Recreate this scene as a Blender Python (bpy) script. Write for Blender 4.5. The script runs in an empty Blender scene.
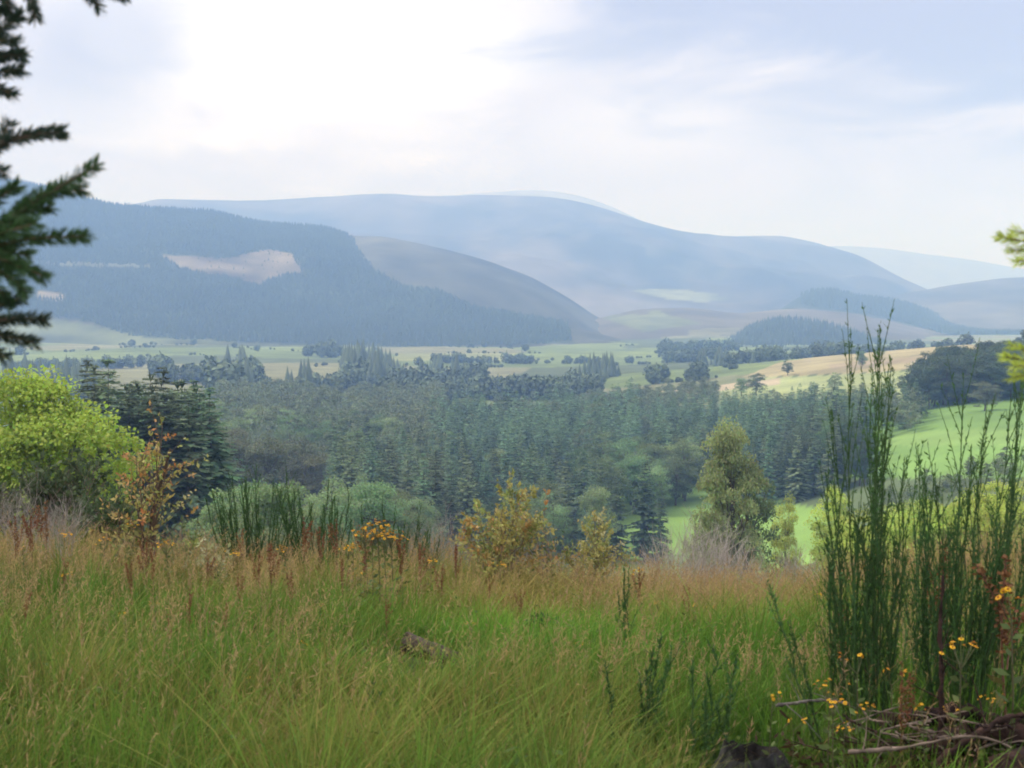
import bpy, math
import numpy as np
from mathutils import Vector

SC = bpy.context.scene
COL = SC.collection
R = math.radians

# ------------------------------------------------------------------ camera
FPX = 1407.0
PITCH = math.atan(84.0 / FPX)
cam_d = bpy.data.cameras.new('camera')
cam_d.sensor_width = 36.0
cam_d.lens = 36.0 * FPX / 1024.0
cam_d.clip_start = 0.05
cam_d.clip_end = 80000.0
cam_d.dof.use_dof = True
cam_d.dof.focus_distance = 120.0
cam_d.dof.aperture_fstop = 8.5
cam = bpy.data.objects.new('camera', cam_d)
cam.rotation_euler = (math.pi / 2 - PITCH, 0, 0)
COL.objects.link(cam)
SC.camera = cam

# ------------------------------------------------------------------ sky, sun, exposure
SUN_EL, SUN_AZ = R(48), R(-62)          # azimuth clockwise from the view direction (+Y)
w = bpy.data.worlds.new('World')
SC.world = w
w.use_nodes = True
wt = w.node_tree
wn, wl = wt.nodes, wt.links
wn.clear()


def N(tree, kind, **kw):
    n = tree.nodes.new(kind)
    for k, v in kw.items():
        setattr(n, k, v)
    return n


sky = N(wt, 'ShaderNodeTexSky', sky_type='NISHITA', sun_disc=False)
sky.sun_elevation = SUN_EL
sky.sun_rotation = SUN_AZ
sky.dust_density = 2.0
tc = N(wt, 'ShaderNodeTexCoord')


def us(px, py):
    dx = (np.asarray(px, float) - 512) / FPX
    dy = (384 - np.asarray(py, float)) / FPX
    y = math.cos(PITCH) + dy * math.sin(PITCH)
    return dx / y, (-math.sin(PITCH) + dy * math.cos(PITCH)) / y


def direc(px, py):
    u, s = us(px, py)
    v = Vector((float(u), 1.0, float(s)))
    return v.normalized()


def wmath(op, a, b=None, c=None, clamp=False):
    n = N(wt, 'ShaderNodeMath', operation=op, use_clamp=clamp)
    for i, v in enumerate((a, b, c)):
        if v is None:
            continue
        if isinstance(v, (int, float)):
            n.inputs[i].default_value = v
        else:
            wl.new(v, n.inputs[i])
    return n.outputs[0]


nz = N(wt, 'ShaderNodeTexNoise')
nz.inputs['Scale'].default_value = 6.5
nz.inputs['Detail'].default_value = 6.0
nz.inputs['Roughness'].default_value = 0.52
nz.inputs['Distortion'].default_value = 0.6
mp = N(wt, 'ShaderNodeMapping')
mp.inputs['Scale'].default_value = (1, 1, 3.2)
mp.inputs['Location'].default_value = (0.3, 0.0, 1.7)
wl.new(tc.outputs['Generated'], mp.inputs[0])
wl.new(mp.outputs[0], nz.inputs['Vector'])
nfac = nz.outputs['Fac']


def blob(px, py, deg, sx=1.0, sz=1.0, soft=0.9):
    """soft patch of sky round a direction, ragged by the cloud noise"""
    d = direc(px, py)
    sub = N(wt, 'ShaderNodeVectorMath', operation='SUBTRACT')
    wl.new(tc.outputs['Generated'], sub.inputs[0])
    sub.inputs[1].default_value = d
    mul = N(wt, 'ShaderNodeVectorMath', operation='MULTIPLY')
    wl.new(sub.outputs[0], mul.inputs[0])
    mul.inputs[1].default_value = (1 / sx, 1, 1 / sz)
    ln = N(wt, 'ShaderNodeVectorMath', operation='LENGTH')
    wl.new(mul.outputs[0], ln.inputs[0])
    r = math.radians(deg)
    dist = wmath('ADD', ln.outputs['Value'], wmath('MULTIPLY', wmath('SUBTRACT', nfac, 0.5), r * 2.6))
    mr = N(wt, 'ShaderNodeMapRange', interpolation_type='SMOOTHSTEP')
    wl.new(dist, mr.inputs['Value'])
    mr.inputs['From Min'].default_value = r * (1 + soft * .5)
    mr.inputs['From Max'].default_value = r * (1 - soft * .8)
    return mr.outputs['Result']


bright = wmath('MAXIMUM', blob(290, 30, 6.5, 1.6, .72), wmath('MULTIPLY', blob(640, 130, 3.0, 1.8, .6), .3))
gap = wmath('MAXIMUM', wmath('MULTIPLY', blob(930, 0, 9.5, 1.6, .48, .8), 1.0), wmath('MULTIPLY', blob(90, 50, 3.4, 1.2, .7, 1.0), .75))
gap = wmath('MAXIMUM', gap, wmath('MULTIPLY', blob(1000, 190, 8, 1.2, .8, 1.1), .12))


def wmix(fac, a, b):
    n = N(wt, 'ShaderNodeMix', data_type='RGBA')
    if isinstance(fac, (int, float)):
        n.inputs[0].default_value = fac
    else:
        wl.new(fac, n.inputs[0])
    for i, v in ((6, a), (7, b)):
        if isinstance(v, tuple):
            n.inputs[i].default_value = (*v, 1)
        else:
            wl.new(v, n.inputs[i])
    return n.outputs[2]


ramp = N(wt, 'ShaderNodeMapRange')
wl.new(nfac, ramp.inputs['Value'])
ramp.inputs['From Min'].default_value = .3
ramp.inputs['From Max'].default_value = .7
cloud = wmix(ramp.outputs['Result'], (6.7, 6.6, 7.7), (8.8, 8.45, 9.0))
cloud = wmix(bright, cloud, (13.5, 13.3, 13.2))
blue = wmix(.95, sky.outputs[0], (4.0, 4.1, 5.8))
col = wmix(wmath('MULTIPLY', gap, .95), cloud, blue)
sep = N(wt, 'ShaderNodeSeparateXYZ')
wl.new(tc.outputs['Generated'], sep.inputs[0])
lift = wmath('ADD', .92, wmath('MULTIPLY', wmath('MAXIMUM', wmath('SUBTRACT', sep.outputs['Z'], .12), 0.0), 1.25))   # an overcast sky is brightest overhead
vm = N(wt, 'ShaderNodeVectorMath', operation='SCALE')
wl.new(col, vm.inputs[0])
wl.new(lift, vm.inputs['Scale'])
col = vm.outputs[0]
bg = N(wt, 'ShaderNodeBackground')
bg.inputs['Strength'].default_value = 0.1
wl.new(col, bg.inputs['Color'])
wo = N(wt, 'ShaderNodeOutputWorld')
wl.new(bg.outputs[0], wo.inputs['Surface'])

sun_d = bpy.data.lights.new('sun', 'SUN')
sun_d.energy = 2.6
sun_d.angle = R(3)
sun_d.color = (1.0, .95, .87)
sun = bpy.data.objects.new('sun', sun_d)
sv = Vector((math.sin(SUN_AZ) * math.cos(SUN_EL), math.cos(SUN_AZ) * math.cos(SUN_EL), math.sin(SUN_EL)))
sun.rotation_euler = (-sv).to_track_quat('-Z', 'Y').to_euler()
sun.location = sv * 50
COL.objects.link(sun)

SC.view_settings.view_transform = 'Standard'
SC.view_settings.look = 'None'
SC.view_settings.exposure = 0.18
SC.view_settings.gamma = 1.0
SC.view_settings.use_curve_mapping = False
SC.render.engine = 'CYCLES'
cy = SC.cycles
cy.max_bounces = 6
cy.diffuse_bounces = 3
cy.glossy_bounces = 1
cy.transmission_bounces = 3
cy.volume_bounces = 2
cy.transparent_max_bounces = 4
cy.use_denoising = True
cy.pixel_filter_type = 'GAUSSIAN'
cy.filter_width = 2.1
cy.sample_clamp_indirect = 4.0

# ------------------------------------------------------------------ helpers


class MB:
    """collects verts, faces (tris or quads) and colours, and links them as ONE mesh"""

    def __init__(s):
        s.V, s.F, s.C, s.n = [], [], [], 0

    def add(s, V, F, C=(1, 1, 1)):
        V = np.asarray(V, float).reshape(-1, 3)
        F = np.asarray(F, np.int64)
        C = np.asarray(C, float)
        if C.ndim == 1:
            C = np.tile(C, (len(V), 1))
        s.V.append(V)
        s.F.append(F + s.n)
        s.C.append(C)
        s.n += len(V)
        return s

    def merge(s, other, M=None):
        for V, C in zip(other.V, other.C):
            s.V.append(V)
            s.C.append(C)
        for F in other.F:
            s.F.append(F + s.n)
        s.n += other.n
        return s

    def mesh(s, name, mat, smooth=False):
        me = bpy.data.meshes.new(name)
        V = np.concatenate(s.V)
        C = np.concatenate(s.C)
        loops = np.concatenate([f.ravel() for f in s.F])
        tot = np.concatenate([np.full(len(f), f.shape[1]) for f in s.F])
        start = np.concatenate([[0], np.cumsum(tot)[:-1]])
        me.vertices.add(len(V))
        me.vertices.foreach_set('co', V.astype(np.float32).ravel())
        me.loops.add(len(loops))
        me.loops.foreach_set('vertex_index', loops.astype(np.int32))
        me.polygons.add(len(tot))
        me.polygons.foreach_set('loop_start', start.astype(np.int32))
        me.polygons.foreach_set('loop_total', tot.astype(np.int32))
        if smooth:
            me.polygons.foreach_set('use_smooth', np.ones(len(tot), bool))
        a = me.color_attributes.new('Col', 'FLOAT_COLOR', 'POINT')
        a.data.foreach_set('color', np.concatenate([C, np.ones((len(C), 1))], 1).astype(np.float32).ravel())
        me.materials.append(mat)
        me.update(calc_edges=True)
        me.validate()
        return me


def link(name, me, parent=None, loc=None):
    o = bpy.data.objects.new(name, me)
    COL.objects.link(o)
    if parent is not None:
        o.parent = parent
    if loc is not None:
        o.location = loc
    return o


def tag(o, label=None, cat=None, group=None, kind=None):
    if label:
        o['label'] = label
    if cat:
        o['category'] = cat
    if group:
        o['group'] = group
    if kind:
        o['kind'] = kind
    return o


def thing(name, label, cat, loc, rz=0.0, group=None):
    o = bpy.data.objects.new(name, None)
    o.empty_display_size = .2
    COL.objects.link(o)
    o.location = loc
    o.rotation_euler = (0, 0, rz)
    return tag(o, label, cat, group)


def dup(root, loc, rz, scale, label=None, group=None, tilt=(0, 0)):
    r = root.copy()
    COL.objects.link(r)
    r.location = loc
    r.rotation_euler = (tilt[0], tilt[1], rz)
    r.scale = scale if isinstance(scale, tuple) else (scale,) * 3
    if label:
        r['label'] = label
    if group:
        r['group'] = group
    for ch in root.children:
        c = ch.copy()
        COL.objects.link(c)
        c.parent = r
        for g in ch.children:
            d = g.copy()
            COL.objects.link(d)
            d.parent = c
    return r


def _hash(ix, iy, seed):
    h = (ix.astype(np.int64) * 374761393 + iy.astype(np.int64) * 668265263 + seed * 974711) & 0x7fffffff
    h = ((h ^ (h >> 13)) * 1274126177) & 0x7fffffff
    h = h ^ (h >> 16)
    return (h & 0xffff) / 65535.0


def vnoise(x, y, seed=0):
    x = np.asarray(x, float)
    y = np.asarray(y, float)
    ix, iy = np.floor(x), np.floor(y)
    fx, fy = x - ix, y - iy
    fx = fx * fx * (3 - 2 * fx)
    fy = fy * fy * (3 - 2 * fy)
    a, b = _hash(ix, iy, seed), _hash(ix + 1, iy, seed)
    c, d = _hash(ix, iy + 1, seed), _hash(ix + 1, iy + 1, seed)
    return (a * (1 - fx) + b * fx) * (1 - fy) + (c * (1 - fx) + d * fx) * fy


def fbm(x, y, seed=0, oc=4):
    t, amp, tot = 0.0, 1.0, 0.0
    for k in range(oc):
        t = t + amp * (vnoise(x, y, seed + k * 17) - .5)
        tot += amp
        amp *= .5
        x, y = x * 2.03, y * 2.03
    return t / tot * 2          # about -1..1


def inpoly(px, py, poly):
    px, py = np.asarray(px, float), np.asarray(py, float)
    ins = np.zeros(px.shape, bool)
    j = len(poly) - 1
    for i in range(len(poly)):
        xi, yi = poly[i]
        xj, yj = poly[j]
        c = ((yi > py) != (yj > py)) & (px < (xj - xi) * (py - yi) / (yj - yi + 1e-9) + xi)
        ins ^= c
        j = i
    return ins


def project(x, y, z):
    cp, sp = math.cos(PITCH), math.sin(PITCH)
    d = y * cp - z * sp
    v = y * sp + z * cp
    return 512 + FPX * x / d, 384 - FPX * v / d


def grid_faces(nr, nc):
    i = np.arange(nr - 1)[:, None] * nc + np.arange(nc - 1)[None, :]
    i = i.ravel()
    return np.stack([i, i + 1, i + nc + 1, i + nc], 1)


def tube(mb, pts, rad, sides=6, col=(1, 1, 1), cap=True):
    pts = np.asarray(pts, float)
    n = len(pts)
    rad = np.broadcast_to(np.asarray(rad, float), (n,))
    t = np.gradient(pts, axis=0)
    t /= np.linalg.norm(t, axis=1)[:, None] + 1e-12
    ref = np.array([1.0, .13, .07]) if abs(t[0, 2]) > .6 else np.array([.05, .1, 1.0])
    a = np.cross(t, ref)
    a /= np.linalg.norm(a, axis=1)[:, None] + 1e-12
    b = np.cross(t, a)
    ang = np.arange(sides) * 2 * math.pi / sides
    V = pts[:, None, :] + rad[:, None, None] * (np.cos(ang)[None, :, None] * a[:, None, :] + np.sin(ang)[None, :, None] * b[:, None, :])
    V = V.reshape(-1, 3)
    i = np.arange(n - 1)[:, None] * sides
    k = np.arange(sides)[None, :]
    F = np.stack([i + k, i + (k + 1) % sides, i + sides + (k + 1) % sides, i + sides + k], 2).reshape(-1, 4)
    col = np.asarray(col, float)
    if col.ndim == 2:
        col = np.repeat(col, sides, axis=0)
    mb.add(V, F, col)
    if cap and sides == 4:
        base = mb.n - len(V)
        mb.F.append(np.array([[base, base + 1, base + 2, base + 3], [base + len(V) - 1, base + len(V) - 2, base + len(V) - 3, base + len(V) - 4]]))
    elif cap and sides > 4:
        for r0, sgn in ((0, -1), (n - 1, 1)):
            V2 = np.concatenate([V[r0 * sides:(r0 + 1) * sides], pts[r0][None] + sgn * t[r0][None] * rad[r0] * .25])
            kk = np.arange(sides)
            F2 = np.stack([kk, (kk + 1) % sides, np.full(sides, sides)], 1)
            cc = col if col.ndim == 1 else np.concatenate([col[r0 * sides:(r0 + 1) * sides], col[r0 * sides][None]])
            mb.add(V2, F2, cc)


def unit(v):
    return v / (np.linalg.norm(v, axis=-1, keepdims=True) + 1e-12)


def cards(mb, P, D, L, W, col, rng, roll=None, fold=.0):
    """kite-shaped leaves: P roots, D directions, L lengths, W widths"""
    P = np.asarray(P, float)
    n = len(P)
    D = unit(np.asarray(D, float))
    L = np.broadcast_to(np.asarray(L, float), (n,))[:, None]
    W = np.broadcast_to(np.asarray(W, float), (n,))[:, None]
    r = rng.normal(size=(n, 3)) if roll is None else np.asarray(roll, float)
    S = unit(np.cross(D, r))
    Nn = np.cross(S, D)
    V = np.stack([P, P + D * L * .5 + S * W * .5 + Nn * W * fold, P + D * L, P + D * L * .5 - S * W * .5 + Nn * W * fold], 1).reshape(-1, 3)
    F = np.arange(n * 4).reshape(-1, 4)
    col = np.asarray(col, float)
    if col.ndim == 2:
        col = np.repeat(col, 4, axis=0)
    mb.add(V, F, col)


# ------------------------------------------------------------------ materials


def veg_mat(name, base, trans=.3, rough=.75, rand=.25, hue=.03, nscale=0.0, spec=.25):
    m = bpy.data.materials.new(name)
    m.use_nodes = True
    t = m.node_tree
    t.nodes.clear()
    at = N(t, 'ShaderNodeAttribute', attribute_name='Col')
    mix = N(t, 'ShaderNodeMix', data_type='RGBA', blend_type='MULTIPLY')
    mix.inputs[0].default_value = 1
    mix.inputs[6].default_value = (*base, 1)
    t.links.new(at.outputs['Color'], mix.inputs[7])
    hs = N(t, 'ShaderNodeHueSaturation')
    oi = N(t, 'ShaderNodeObjectInfo')
    mr = N(t, 'ShaderNodeMapRange')
    t.links.new(oi.outputs['Random'], mr.inputs['Value'])
    mr.inputs['To Min'].default_value = 1 - rand
    mr.inputs['To Max'].default_value = 1 + rand
    mh = N(t, 'ShaderNodeMapRange')
    fr = N(t, 'ShaderNodeMath', operation='FRACT')
    m7 = N(t, 'ShaderNodeMath', operation='MULTIPLY')
    m7.inputs[1].default_value = 7.31
    t.links.new(oi.outputs['Random'], m7.inputs[0])
    t.links.new(m7.outputs[0], fr.inputs[0])
    t.links.new(fr.outputs[0], mh.inputs['Value'])
    mh.inputs['To Min'].default_value = .5 - hue
    mh.inputs['To Max'].default_value = .5 + hue
    t.links.new(mh.outputs[0], hs.inputs['Hue'])
    vsock = mr.outputs[0]
    if nscale:
        tcn = N(t, 'ShaderNodeTexCoord')
        nzz = N(t, 'ShaderNodeTexNoise')
        nzz.inputs['Scale'].default_value = nscale
        nzz.inputs['Detail'].default_value = 4
        t.links.new(tcn.outputs['Object'], nzz.inputs['Vector'])
        m2 = N(t, 'ShaderNodeMapRange')
        t.links.new(nzz.outputs['Fac'], m2.inputs['Value'])
        m2.inputs['From Min'].default_value = .3
        m2.inputs['From Max'].default_value = .7
        m2.inputs['To Min'].default_value = .75
        m2.inputs['To Max'].default_value = 1.25
        mm = N(t, 'ShaderNodeMath', operation='MULTIPLY')
        t.links.new(mr.outputs[0], mm.inputs[0])
        t.links.new(m2.outputs[0], mm.inputs[1])
        vsock = mm.outputs[0]
    t.links.new(vsock, hs.inputs['Value'])
    t.links.new(mix.outputs[2], hs.inputs['Color'])
    p = N(t, 'ShaderNodeBsdfPrincipled')
    p.inputs['Roughness'].default_value = rough
    p.inputs['Specular IOR Level'].default_value = spec
    t.links.new(hs.outputs[0], p.inputs['Base Color'])
    o = N(t, 'ShaderNodeOutputMaterial')
    if trans > 0:
        tr = N(t, 'ShaderNodeBsdfTranslucent')
        t.links.new(hs.outputs[0], tr.inputs['Color'])
        ms = N(t, 'ShaderNodeMixShader')
        ms.inputs[0].default_value = trans
        t.links.new(p.outputs[0], ms.inputs[1])
        t.links.new(tr.outputs[0], ms.inputs[2])
        t.links.new(ms.outputs[0], o.inputs['Surface'])
    else:
        t.links.new(p.outputs[0], o.inputs['Surface'])
    return m


def solid_mat(name, base, scale=8.0, var=.45, bump=.3, rough=.9, dark=None):
    m = bpy.data.materials.new(name)
    m.use_nodes = True
    t = m.node_tree
    p = t.nodes['Principled BSDF']
    p.inputs['Roughness'].default_value = rough
    p.inputs['Specular IOR Level'].default_value = .2
    tcn = N(t, 'ShaderNodeTexCoord')
    nzz = N(t, 'ShaderNodeTexNoise')
    nzz.inputs['Scale'].default_value = scale
    nzz.inputs['Detail'].default_value = 7
    nzz.inputs['Roughness'].default_value = .65
    t.links.new(tcn.outputs['Object'], nzz.inputs['Vector'])
    rp = N(t, 'ShaderNodeValToRGB')
    lo = dark or tuple(c * (1 - var) for c in base)
    rp.color_ramp.elements[0].position = .32
    rp.color_ramp.elements[0].color = (*lo, 1)
    rp.color_ramp.elements[1].position = .68
    rp.color_ramp.elements[1].color = (*[min(1, c * (1 + var)) for c in base], 1)
    t.links.new(nzz.outputs['Fac'], rp.inputs[0])
    at = N(t, 'ShaderNodeAttribute', attribute_name='Col')
    mix = N(t, 'ShaderNodeMix', data_type='RGBA', blend_type='MULTIPLY')
    mix.inputs[0].default_value = 1
    t.links.new(rp.outputs[0], mix.inputs[6])
    t.links.new(at.outputs['Color'], mix.inputs[7])
    t.links.new(mix.outputs[2], p.inputs['Base Color'])
    bp = N(t, 'ShaderNodeBump')
    bp.inputs['Strength'].default_value = bump
    bp.inputs['Distance'].default_value = .02
    t.links.new(nzz.outputs['Fac'], bp.inputs['Height'])
    t.links.new(bp.outputs[0], p.inputs['Normal'])
    return m


M_GROUND = veg_mat('ground_soil', (1, 1, 1), 0, .95, 0, 0, 1.3, .1)
M_VALLEY = veg_mat('valley_grass', (1, 1, 1), 0, .95, 0, 0, .02, .1)
M_HILL = veg_mat('hill_moor', (1, 1, 1), 0, .95, 0, 0, .006, .1)
M_GRASS = veg_mat('grass_blade', (1, 1, 1), .35, .7, 0, 0, 0, .1)
M_FARTREE = veg_mat('far_tree', (1, 1, 1), 0, .9, 0, 0)
M_SPRUCE = veg_mat('spruce_needles', (.118, .178, .092), .18, .8, .48, .04)
M_BARK = solid_mat('bark', (.10, .08, .06), 9, .5, .6)
M_GREYBARK = solid_mat('grey_bark', (.13, .115, .10), 14, .4, .5)
M_LEAF_GREY = veg_mat('leaf_grey_green', (.185, .265, .115), .4, .7, .4, .03)
M_LEAF_DARK = veg_mat('leaf_dark_green', (.085, .125, .065), .25, .7, .2, .02)
M_LEAF_OLIVE = veg_mat('leaf_olive', (.36, .43, .17), .4, .7, .2, .02)
M_LEAF_YELLOW = veg_mat('leaf_yellow_green', (.42, .50, .10), .4, .7, .15, .015)
M_LEAF_BRIGHT = veg_mat('leaf_bright_green', (.33, .44, .065), .35, .65, 0, 0)
M_LEAF_BROWN = veg_mat('leaf_brown_green', (.16, .18, .10), .25, .75, .2, .02)
M_ANY = veg_mat('plant_tissue', (1, 1, 1), .3, .65, .1, .01)
M_STEM = veg_mat('plant_stem', (1, 1, 1), .05, .6, .1, .01)
M_NEARNEEDLE = veg_mat('near_needles', (1, 1, 1), .15, .55, 0, 0, 0, .4)
M_ROT = solid_mat('rotten_wood', (.075, .058, .046), 22, .6, .9)
M_DARKWOOD = solid_mat('dark_wood', (.036, .020, .015), 18, .6, .9)
M_STUMP = solid_mat('mossy_stump', (.040, .040, .038), 20, .7, 1.0)
M_TWIG = solid_mat('dry_twig', (.17, .13, .10), 12, .4, .4)

# ------------------------------------------------------------------ terrain: near meadow and valley
PXS = np.array([-900, 0, 150, 300, 500, 650, 800, 900, 1024, 1950], float)
TAB = [
    (1.0, [-1.6] * 8),
    (4.0, [-1.72] * 8),
    (6.0, [-1.95] * 8),
    (10., [-2.35, -2.40, -2.45, -2.50, -2.55, -2.55, -2.45, -2.40]),
    (15., [-3.00, -3.10, -3.20, -3.30, -3.45, -3.45, -3.20, -3.05]),
    (20., [-3.75, -3.9, -4.05, -4.20, -4.5, -4.5, -4.2, -4.0]),
    (30., [-6.5, -6.8, -7.2, -7.8, -8.2, -8.0, -7.0, -6.5]),
    (60., [-13, -14, -16, -17.5, -17, -16.5, -15, -14]),
    (100, [-19, -20, -25, -28, -26, -25, -24, -22]),
    (150, [-27, -28, -33, -38, -35, -34, -31, -29]),
    (250, [-40, -41, -46, -54, -54, -53, -45, -38]),
    (350, [-50, -52, -58, -68, -69, -66, -52, -42]),
    (500, [-58, -60, -66, -72, -71, -68, -48, -41]),
    (700, [-62, -66, -70, -74, -70, -62, -46, -38]),
    (1000, [-62, -68, -74, -77, -66, -52, -42, -31]),
    (1150, [-64, -68, -74, -77, -65, -48, -38, -30]),
    (1500, [-70, -68, -69, -74, -72, -62, -52, -48]),
    (2200, [-70, -74, -78, -80, -80, -80, -75, -70]),
    (3000, [-82] * 8),
    (20000, [-88] * 8),
]
LY = np.log(np.array([r[0] for r in TAB]))
TZ = np.array([[r[1][0]] + r[1] + [r[1][-1]] for r in TAB])
NV = 720
VV = np.linspace(math.log(1.0), math.log(19000.0), NV)
YY = np.exp(VV)
SS = TZ / np.exp(LY)[:, None]
row = np.stack([np.interp(VV, LY, SS[:, k]) for k in range(SS.shape[1])], 1)
PXU = np.arange(-900, 1951, 10.0)
full = np.stack([np.interp(PXU, PXS, r) for r in row])


def gblur(A, sig, axis):
    n = int(sig * 3)
    k = np.exp(-.5 * (np.arange(-n, n + 1) / sig) ** 2)
    k /= k.sum()
    pad = [(0, 0), (0, 0)]
    pad[axis] = (n, n)
    B = np.pad(A, pad, mode='edge')
    return np.apply_along_axis(lambda q: np.convolve(q, k, 'valid'), axis, B)


full = gblur(gblur(full, 5, 0), 5, 1)
UC = np.unique(np.concatenate([np.linspace(-.98, -.42, 40), np.linspace(-.42, .42, 384), np.linspace(.42, .98, 40)]))
S0 = np.stack([np.interp(UC * FPX + 512, PXU, r) for r in full])
GX = UC[None, :] * YY[:, None]
GY = np.broadcast_to(YY[:, None], GX.shape)
GZ = S0 * YY[:, None]
far = np.clip((YY - 60) / 300, 0, 1)[:, None]
near = np.clip(1 - (YY - 15) / 60, 0, 1)[:, None]
GZ = GZ + far * 2.2 * fbm(GX / 140, GY / 140, 3, 3) + np.clip((GY - 1000) / 500, 0, 1) * 7 * fbm(GX / 420, GY / 520, 21, 2) + near * .10 * fbm(GX / 1.7, GY / 1.7, 5, 3) * np.clip((YY[:, None] - 2) / 4, 0, 1)


def gz(x, y):
    x, y = np.asarray(x, float), np.asarray(y, float)
    u = np.clip(x / y, UC[0], UC[-1] - 1e-6)
    v = np.clip(np.log(np.maximum(y, 1.001)), VV[0], VV[-1] - 1e-6)
    fi = (v - VV[0]) / (VV[1] - VV[0])
    i = np.clip(np.floor(fi).astype(int), 0, NV - 2)
    fi = fi - i
    j = np.clip(np.searchsorted(UC, u, side='right') - 1, 0, len(UC) - 2)
    fj = (u - UC[j]) / (UC[j + 1] - UC[j])
    return (GZ[i, j] * (1 - fi) + GZ[i + 1, j] * fi) * (1 - fj) + (GZ[i, j + 1] * (1 - fi) + GZ[i + 1, j + 1] * fi) * fj


def on(px, Y, dz=0.0):
    """ground point below column px at distance Y"""
    x = (px - 512) / FPX * Y
    return np.array([x, Y, float(gz(x, Y)) + dz])


GPX, GPY = project(GX, GY, GZ)
GC = np.zeros(GX.shape + (3,))
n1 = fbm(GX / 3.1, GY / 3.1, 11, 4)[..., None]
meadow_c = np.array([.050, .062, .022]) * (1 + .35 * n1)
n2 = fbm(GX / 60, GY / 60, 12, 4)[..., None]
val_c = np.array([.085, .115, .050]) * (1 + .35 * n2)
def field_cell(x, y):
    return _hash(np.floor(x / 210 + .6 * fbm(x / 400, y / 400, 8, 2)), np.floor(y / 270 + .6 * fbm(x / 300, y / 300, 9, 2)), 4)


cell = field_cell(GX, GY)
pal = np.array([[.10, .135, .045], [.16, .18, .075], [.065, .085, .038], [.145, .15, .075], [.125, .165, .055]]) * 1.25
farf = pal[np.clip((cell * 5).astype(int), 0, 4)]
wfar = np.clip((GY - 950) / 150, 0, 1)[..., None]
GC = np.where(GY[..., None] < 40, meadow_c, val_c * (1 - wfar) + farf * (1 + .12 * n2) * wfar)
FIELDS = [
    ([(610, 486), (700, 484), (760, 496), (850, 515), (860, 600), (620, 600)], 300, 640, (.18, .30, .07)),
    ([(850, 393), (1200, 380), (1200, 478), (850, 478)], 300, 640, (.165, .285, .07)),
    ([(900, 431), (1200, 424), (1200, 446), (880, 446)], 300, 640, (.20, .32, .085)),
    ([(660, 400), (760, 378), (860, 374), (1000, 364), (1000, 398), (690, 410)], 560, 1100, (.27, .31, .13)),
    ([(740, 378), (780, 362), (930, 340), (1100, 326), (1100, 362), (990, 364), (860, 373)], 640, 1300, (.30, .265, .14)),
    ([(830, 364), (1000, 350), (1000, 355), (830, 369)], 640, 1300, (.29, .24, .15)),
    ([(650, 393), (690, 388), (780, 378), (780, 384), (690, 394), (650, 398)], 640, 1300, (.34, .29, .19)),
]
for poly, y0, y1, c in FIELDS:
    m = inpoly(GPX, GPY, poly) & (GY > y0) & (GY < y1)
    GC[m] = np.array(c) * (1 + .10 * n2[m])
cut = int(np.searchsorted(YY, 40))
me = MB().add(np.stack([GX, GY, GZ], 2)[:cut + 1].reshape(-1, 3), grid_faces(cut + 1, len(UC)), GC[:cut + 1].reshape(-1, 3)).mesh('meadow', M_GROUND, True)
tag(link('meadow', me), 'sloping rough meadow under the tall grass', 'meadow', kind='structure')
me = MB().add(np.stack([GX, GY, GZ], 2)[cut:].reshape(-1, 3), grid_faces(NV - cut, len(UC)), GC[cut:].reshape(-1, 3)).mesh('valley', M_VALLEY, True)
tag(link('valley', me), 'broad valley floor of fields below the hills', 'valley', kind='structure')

# ------------------------------------------------------------------ hills


def hill(name, label, sky_pts, Yr, Yf, Yb, colfn, seed, px0, px1, zamp=18, dpx=4.0, prof=1.0, zb=-86.0):
    P = np.array(sky_pts, float)
    px = np.arange(px0, px1 + .1, dpx)
    py = np.interp(px, P[:, 0], P[:, 1])
    k = np.exp(-.5 * (np.arange(-4, 5) * dpx / 9.0) ** 2)
    py = np.convolve(np.pad(py, 4, mode='edge'), k / k.sum(), 'valid')
    py = py + .9 * fbm(px / 40.0, px * 0 + seed, seed, 4)
    u, s = us(px, py)
    YR = Yr * (1 + .06 * fbm(px / 160, px * 0, seed + 3, 2))
    t = np.concatenate([np.linspace(0, 1, 90), 1 + np.linspace(0, 1, 25)[1:]])[:, None]
    Y = np.where(t <= 1, Yf + (YR - Yf) * t, YR + (Yb - Yf) * 0 + (t - 1) * (Yb - Yr))
    X = u[None, :] * Y
    zr = (s * YR)[None, :]
    tt = np.clip(t, 0, 1)
    sm = tt * tt * (3 - 2 * tt)
    up = (.55 * tt + .45 * sm) ** prof
    dn = 1 - np.clip(t - 1, 0, 1) ** 1.5
    Z = zb + (zr - zb) * np.where(t <= 1, up, dn)
    Z = Z + zamp * 4 * tt * (1 - tt) * (fbm(X / (Yr * .09), Y / (Yr * .12), seed + 5, 4)) * (tt < 1)
    QX, QY = project(X, Y, Z)
    C = colfn(X, Y, Z, QX, QY)
    mb = MB().add(np.stack([X, Y, Z], 2).reshape(-1, 3), grid_faces(*X.shape), C.reshape(-1, 3))
    o = tag(link(name, mb.mesh(name, M_HILL, True)), label, name, kind='structure')
    return dict(X=X, Y=Y, Z=Z, QX=QX, QY=QY, obj=o, nf=90)


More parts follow.
